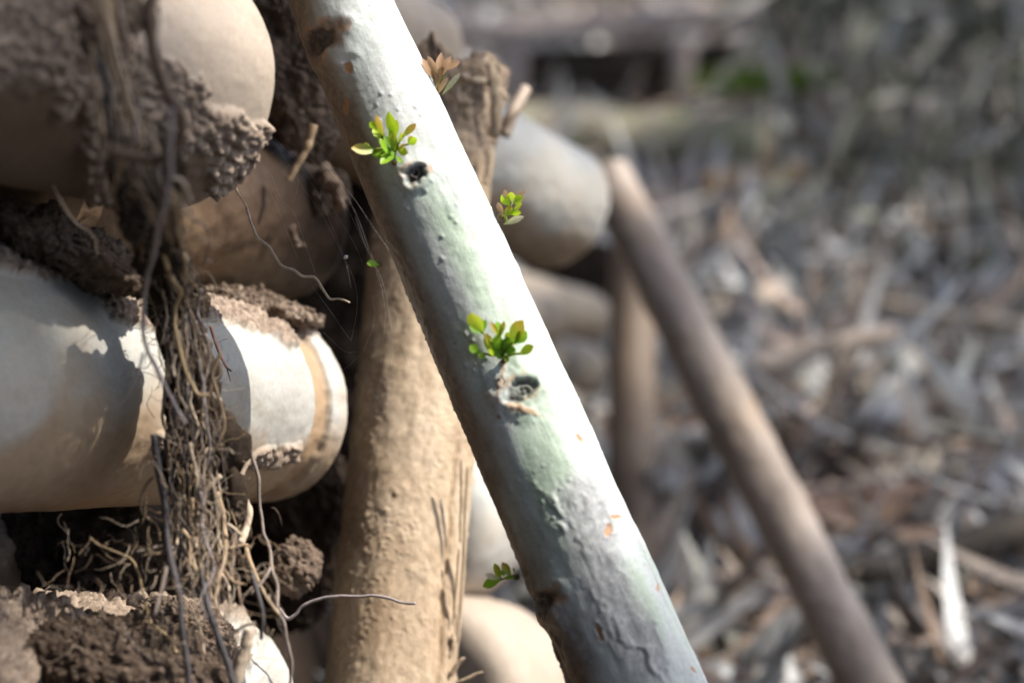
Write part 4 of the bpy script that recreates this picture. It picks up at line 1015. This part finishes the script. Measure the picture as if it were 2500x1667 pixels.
# twigs in the litter
acc = Acc()
for k in range(380):
    g = G(rr.uniform(900, 3000), rr.uniform(-200, 1850)); a = rr.uniform(0, 6.28); L = rr.uniform(0.06, 0.3); r = rr.uniform(0.0012, 0.005)
    z = float(ground_z(g[:1], g[1:2])[0]) + rr.uniform(0.005, 0.05); c = np.array([g[0], g[1], z]); dr = np.array([math.cos(a), math.sin(a), rr.gauss(0, .12)]) * L / 2
    v, f = tube(wobble_path([c - dr, c, c + dr], 10, 0.008, 0.05, 2000 + k), np.linspace(r, r * .6, 10), 6); acc.add(v, f, np.array(rr.choice(LC)) * rr.uniform(.5, 1.1))
o = acc.build('litter_twigs', M_LITTER); tag(o, 'fine dead twigs mixed through the leaf litter', None, None, 'stuff')
# dry hanging grass, upper right
acc = Acc()
for k in range(2600):
    px, py = rr.uniform(1850, 3000), rr.uniform(-260, 640)
    if px < 2150 and py > 180 and rr.random() < 0.75: continue
    d = rr.uniform(2.9, 4.0) - 0.0006 * py
    b = P(px, py - rr.uniform(20, 150), d); b[2] = max(b[2], 0.06)
    t = b + np.array([rr.gauss(0, 0.05), -rr.uniform(0.0, 0.05), -rr.gauss(0.055, 0.04)])
    v, f, x = leaf_geo(b, t, rr.uniform(0.006, 0.022), -FWD + RIGHT * rr.gauss(0, .8), curl=rr.gauss(0, .2), seg=5, fat=0.5)
    acc.add(v, [f], np.array(rr.choice([(0.26, 0.26, 0.20), (0.36, 0.35, 0.29), (0.16, 0.17, 0.12), (0.50, 0.47, 0.43), (0.06, 0.065, 0.045), (0.42, 0.43, 0.40)])) * rr.uniform(.6, 1.1))
o = acc.build('dry_grass', M_LITTER); tag(o, 'mass of drooping grey-green dry grass in the upper right background', None, None, 'stuff')

# pale dry stalks standing in the dry grass
for k, (x, y0, y1, d, w_) in enumerate([(2275, 30, 330, 3.1, 0.009), (2025, 45, 150, 3.3, 0.012), (2125, 60, 210, 3.2, 0.007), (2400, -40, 120, 3.3, 0.010), (2160, 200, 330, 3.0, 0.010), (2440, 150, 420, 3.0, 0.007), (2330, 330, 520, 2.9, 0.009), (2215, 420, 600, 2.8, 0.010)]):
    v, f = tube(wobble_path([P(x, y0, d), P(x + rr.uniform(-12, 12), (y0 + y1) / 2, d), P(x + rr.uniform(-25, 25), y1, d)], 14, 0.006, 0.06, 3000 + k), np.linspace(w_, w_ * 1.3, 14), 8)
    o = build('dry_stalk', v, f, M_LITTER, cols=np.broadcast_to(np.array([0.56, 0.50, 0.44]), v.shape)); tag(o, ['tall pale dry stalk standing highest in the middle of the upper right grass', 'short thick pale stalk leftmost in the upper right grass, near the beam end', 'short pale stalk just right of the leftmost one', 'pale stalk cut by the top edge, far upper right', 'short pale stalk above the broken pinkish log piece', 'long thin pale stalk nearest the right edge', 'pale stalk at the foot of the grass, right of centre', 'lowest pale stalk where the grass meets the litter'][k], 'stalk', 'dry stalks at upper right')

# ------------------------------------------------------------------ unseen shading tree shaped for the sun patches (outside the frame, towards the sun)
tc = np.array([0.45, 2.3, 0.2]) + SUN * 8.0
tree = thing('shade_tree', 'leafy tree outside the picture its crown shaped to shade the litter and pass sun to the pile', 'tree', (tc[0] + 0.8, tc[1] + 0.9, 0.0))
tb = np.array(tree.location)
v, f = tube(wobble_path([tb, tb + [0.05, -0.1, 1.5], tb + [-0.2, -0.3, 3.2], tc + [0.2, 0.2, -0.4]], 30, 0.05, 0.5, 1), np.linspace(0.16, 0.06, 30), 14); build('trunk', v, f, M_GREYLOG, parent=tree)
e1 = np.cross(SUN, [0, 0, 1.0]); e1 /= np.linalg.norm(e1); e2 = np.cross(e1, SUN)
for k in range(9):
    a = k * 0.698; e = tc + e1 * math.cos(a) * 2.3 + e2 * math.sin(a) * 2.3
    v, f = tube(wobble_path([tc + [0.2, 0.2, -0.6], (tc + e) / 2 + [0, 0, .1], e], 16, 0.1, 0.5, 50 + k), np.linspace(0.045, 0.01, 16), 7); build('limb', v, f, M_GREYLOG, parent=tree)
LIT = [(P(1020, 250, 1.10), 0.09, 1.0), (P(930, 0, 1.11), 0.10, 1.0), (P(1150, 550, 1.09), 0.085, 1.0), (P(1290, 800, 1.08), 0.07, 1.0), (P(560, 160, 1.06), 0.08, 1.0), (P(660, 930, 1.19), 0.07, 1.0), (P(800, 960, 1.22), 0.05, 1.0), (P(1020, 1250, 1.22), 0.085, 1.0), (P(1000, 1550, 1.22), 0.085, 1.0), (P(720, 1620, 1.2), 0.06, 1.0), (P(300, 1600, 1.04), 0.035, 0.8), (P(1200, 1600, 1.45), 0.07, 1.0), (P(1190, 1270, 1.46), 0.05, 1.0), (P(1150, 250, 1.32), 0.06, 1.0), (P(1400, 1080, 1.07), 0.055, 0.6), (P(1480, 1300, 1.06), 0.055, 0.45), (P(1600, 1500, 1.05), 0.05, 0.35), (P(1600, 650, 1.85), 0.06, 0.4), (P(1750, 1000, 1.8), 0.06, 0.4), (P(1950, 1350, 1.72), 0.07, 0.4), (P(560, 1200, 1.02), 0.035, 1.0), (P(480, 1130, 1.0), 0.03, 0.7), (P(560, 1420, 1.02), 0.05, 1.0), (P(290, 150, 1.0), 0.03, 0.9), (P(1380, 440, 1.62), 0.09, 0.9), (P(640, 720, 1.15), 0.03, 1.0)]
LP = np.array([x[0] for x in LIT]); LR = np.array([x[1] for x in LIT]); LWt = np.array([x[2] for x in LIT])
def perp(c, p):
    q = c - p; return np.linalg.norm(q - (q @ SUN)[:, None] * SUN, axis=1)
CP = P(750, 700, 1.1)
n1, n2 = 36000, 15000                                    # outer crown; small leaves arranged to shape where the sun breaks through
rad = np.concatenate([2.9 * np.sqrt(rng.random(n1)), 0.62 * np.sqrt(rng.random(n2))]); a = rng.random(n1 + n2) * 2 * np.pi
CPc = CP + SUN * ((tc - CP) @ SUN)
ctr = np.where((np.arange(n1 + n2) < n1)[:, None], tc, CPc) + (rad * np.cos(a))[:, None] * e1 + (rad * np.sin(a))[:, None] * e2 + SUN * rng.normal(0, 0.28, n1 + n2)[:, None]
small = np.arange(n1 + n2) >= n1
keep = np.where(small, True, (perp(ctr, CP) > 0.60) & (rng.random(n1 + n2) < 0.33 + 0.37 * (perp(ctr, CP) < 0.75)))
for p, r, wt in zip(LP, LR, LWt):
    keep &= ~((small | (perp(ctr, CP) > 0.6)) & (perp(ctr, p) < r + 0.03) & (rng.random(n1 + n2) < wt))  # gaps cut in the crown so sun reaches the LIT points
for p, r in ((P(120, 830, 0.97), 0.06), (P(200, 950, 0.99), 0.05), (P(60, 720, 0.96), 0.03), (P(60, 1050, 0.97), 0.05), (P(790, 520, 1.3), 0.045), (P(850, 600, 1.3), 0.04)):
    keep |= small & (perp(ctr, p) < r)  # leaves put back to hold these points in shade
ctr = ctr[keep]; small = small[keep]; n = len(ctr)
d1 = rng.normal(size=(n, 3)); d1 /= np.linalg.norm(d1, axis=1)[:, None]
d2 = np.cross(d1, rng.normal(size=(n, 3))); d2 /= np.linalg.norm(d2, axis=1)[:, None]
ln = np.where(small, rng.uniform(0.018, 0.036, n), rng.uniform(0.05, 0.10, n))[:, None]; wd = ln * 0.45
v = np.stack([ctr - d1 * ln, ctr + d2 * wd, ctr + d1 * ln, ctr - d2 * wd], 1).reshape(-1, 3)
f = np.arange(4 * n).reshape(-1, 4)
build('crown', v, f, M_CANOPY, parent=tree, cols=np.repeat(rng.uniform(0.6, 1.2, (n, 1)) * np.array([[0.06, 0.10, 0.03]]), 4, 0), smooth=False)

# unseen tree added to block sky from the left and behind the camera
t5 = thing('sky_block_tree', 'unseen leafy tree added on the left bank to block sky over the log pile', 'tree', (-2.6, -0.6, 2.6))
tb = np.array(t5.location)
v, f = tube(wobble_path([tb, tb + [0.3, 0.05, 1.0], tb + [1.0, 0.1, 1.9], tb + [2.2, 0.2, 2.3]], 24, 0.05, 0.5, 3), np.linspace(0.14, 0.04, 24), 12); build('trunk', v, f, M_GREYLOG, parent=t5)
for k in range(6):
    a = 0.6 + k * 1.0; e = tb + [1.6 + 1.5 * math.cos(a), 0.2 + 1.7 * math.sin(a), 1.7]
    v, f = tube(wobble_path([tb + [0.9, 0.1, 1.8], (tb + [0.9, 0.1, 1.8] + e) / 2 + [0, 0, .15], e], 14, 0.08, 0.5, 80 + k), np.linspace(0.04, 0.01, 14), 7); build('limb', v, f, M_GREYLOG, parent=t5)
n = 26000
ctr = np.stack([rng.uniform(-3.4, 3.4, n), rng.uniform(-3.4, 1.5, n), 4.0 + rng.normal(0, 0.35, n)], 1)
ctr = ctr[(ctr[:, 0] < 0.6) | (ctr[:, 1] < 0.5 - 0.15 * ctr[:, 0])]; n = len(ctr)
d1 = rng.normal(size=(n, 3)); d1 /= np.linalg.norm(d1, axis=1)[:, None]
d2 = np.cross(d1, rng.normal(size=(n, 3))); d2 /= np.linalg.norm(d2, axis=1)[:, None]
ln = rng.uniform(0.06, 0.11, n)[:, None]; wd = ln * 0.45
v = np.stack([ctr - d1 * ln, ctr + d2 * wd, ctr + d1 * ln, ctr - d2 * wd], 1).reshape(-1, 3)
build('crown', v, np.arange(4 * n).reshape(-1, 4), M_CANOPY, parent=t5, cols=np.repeat(rng.uniform(0.6, 1.2, (n, 1)) * np.array([[0.06, 0.10, 0.03]]), 4, 0), smooth=False)
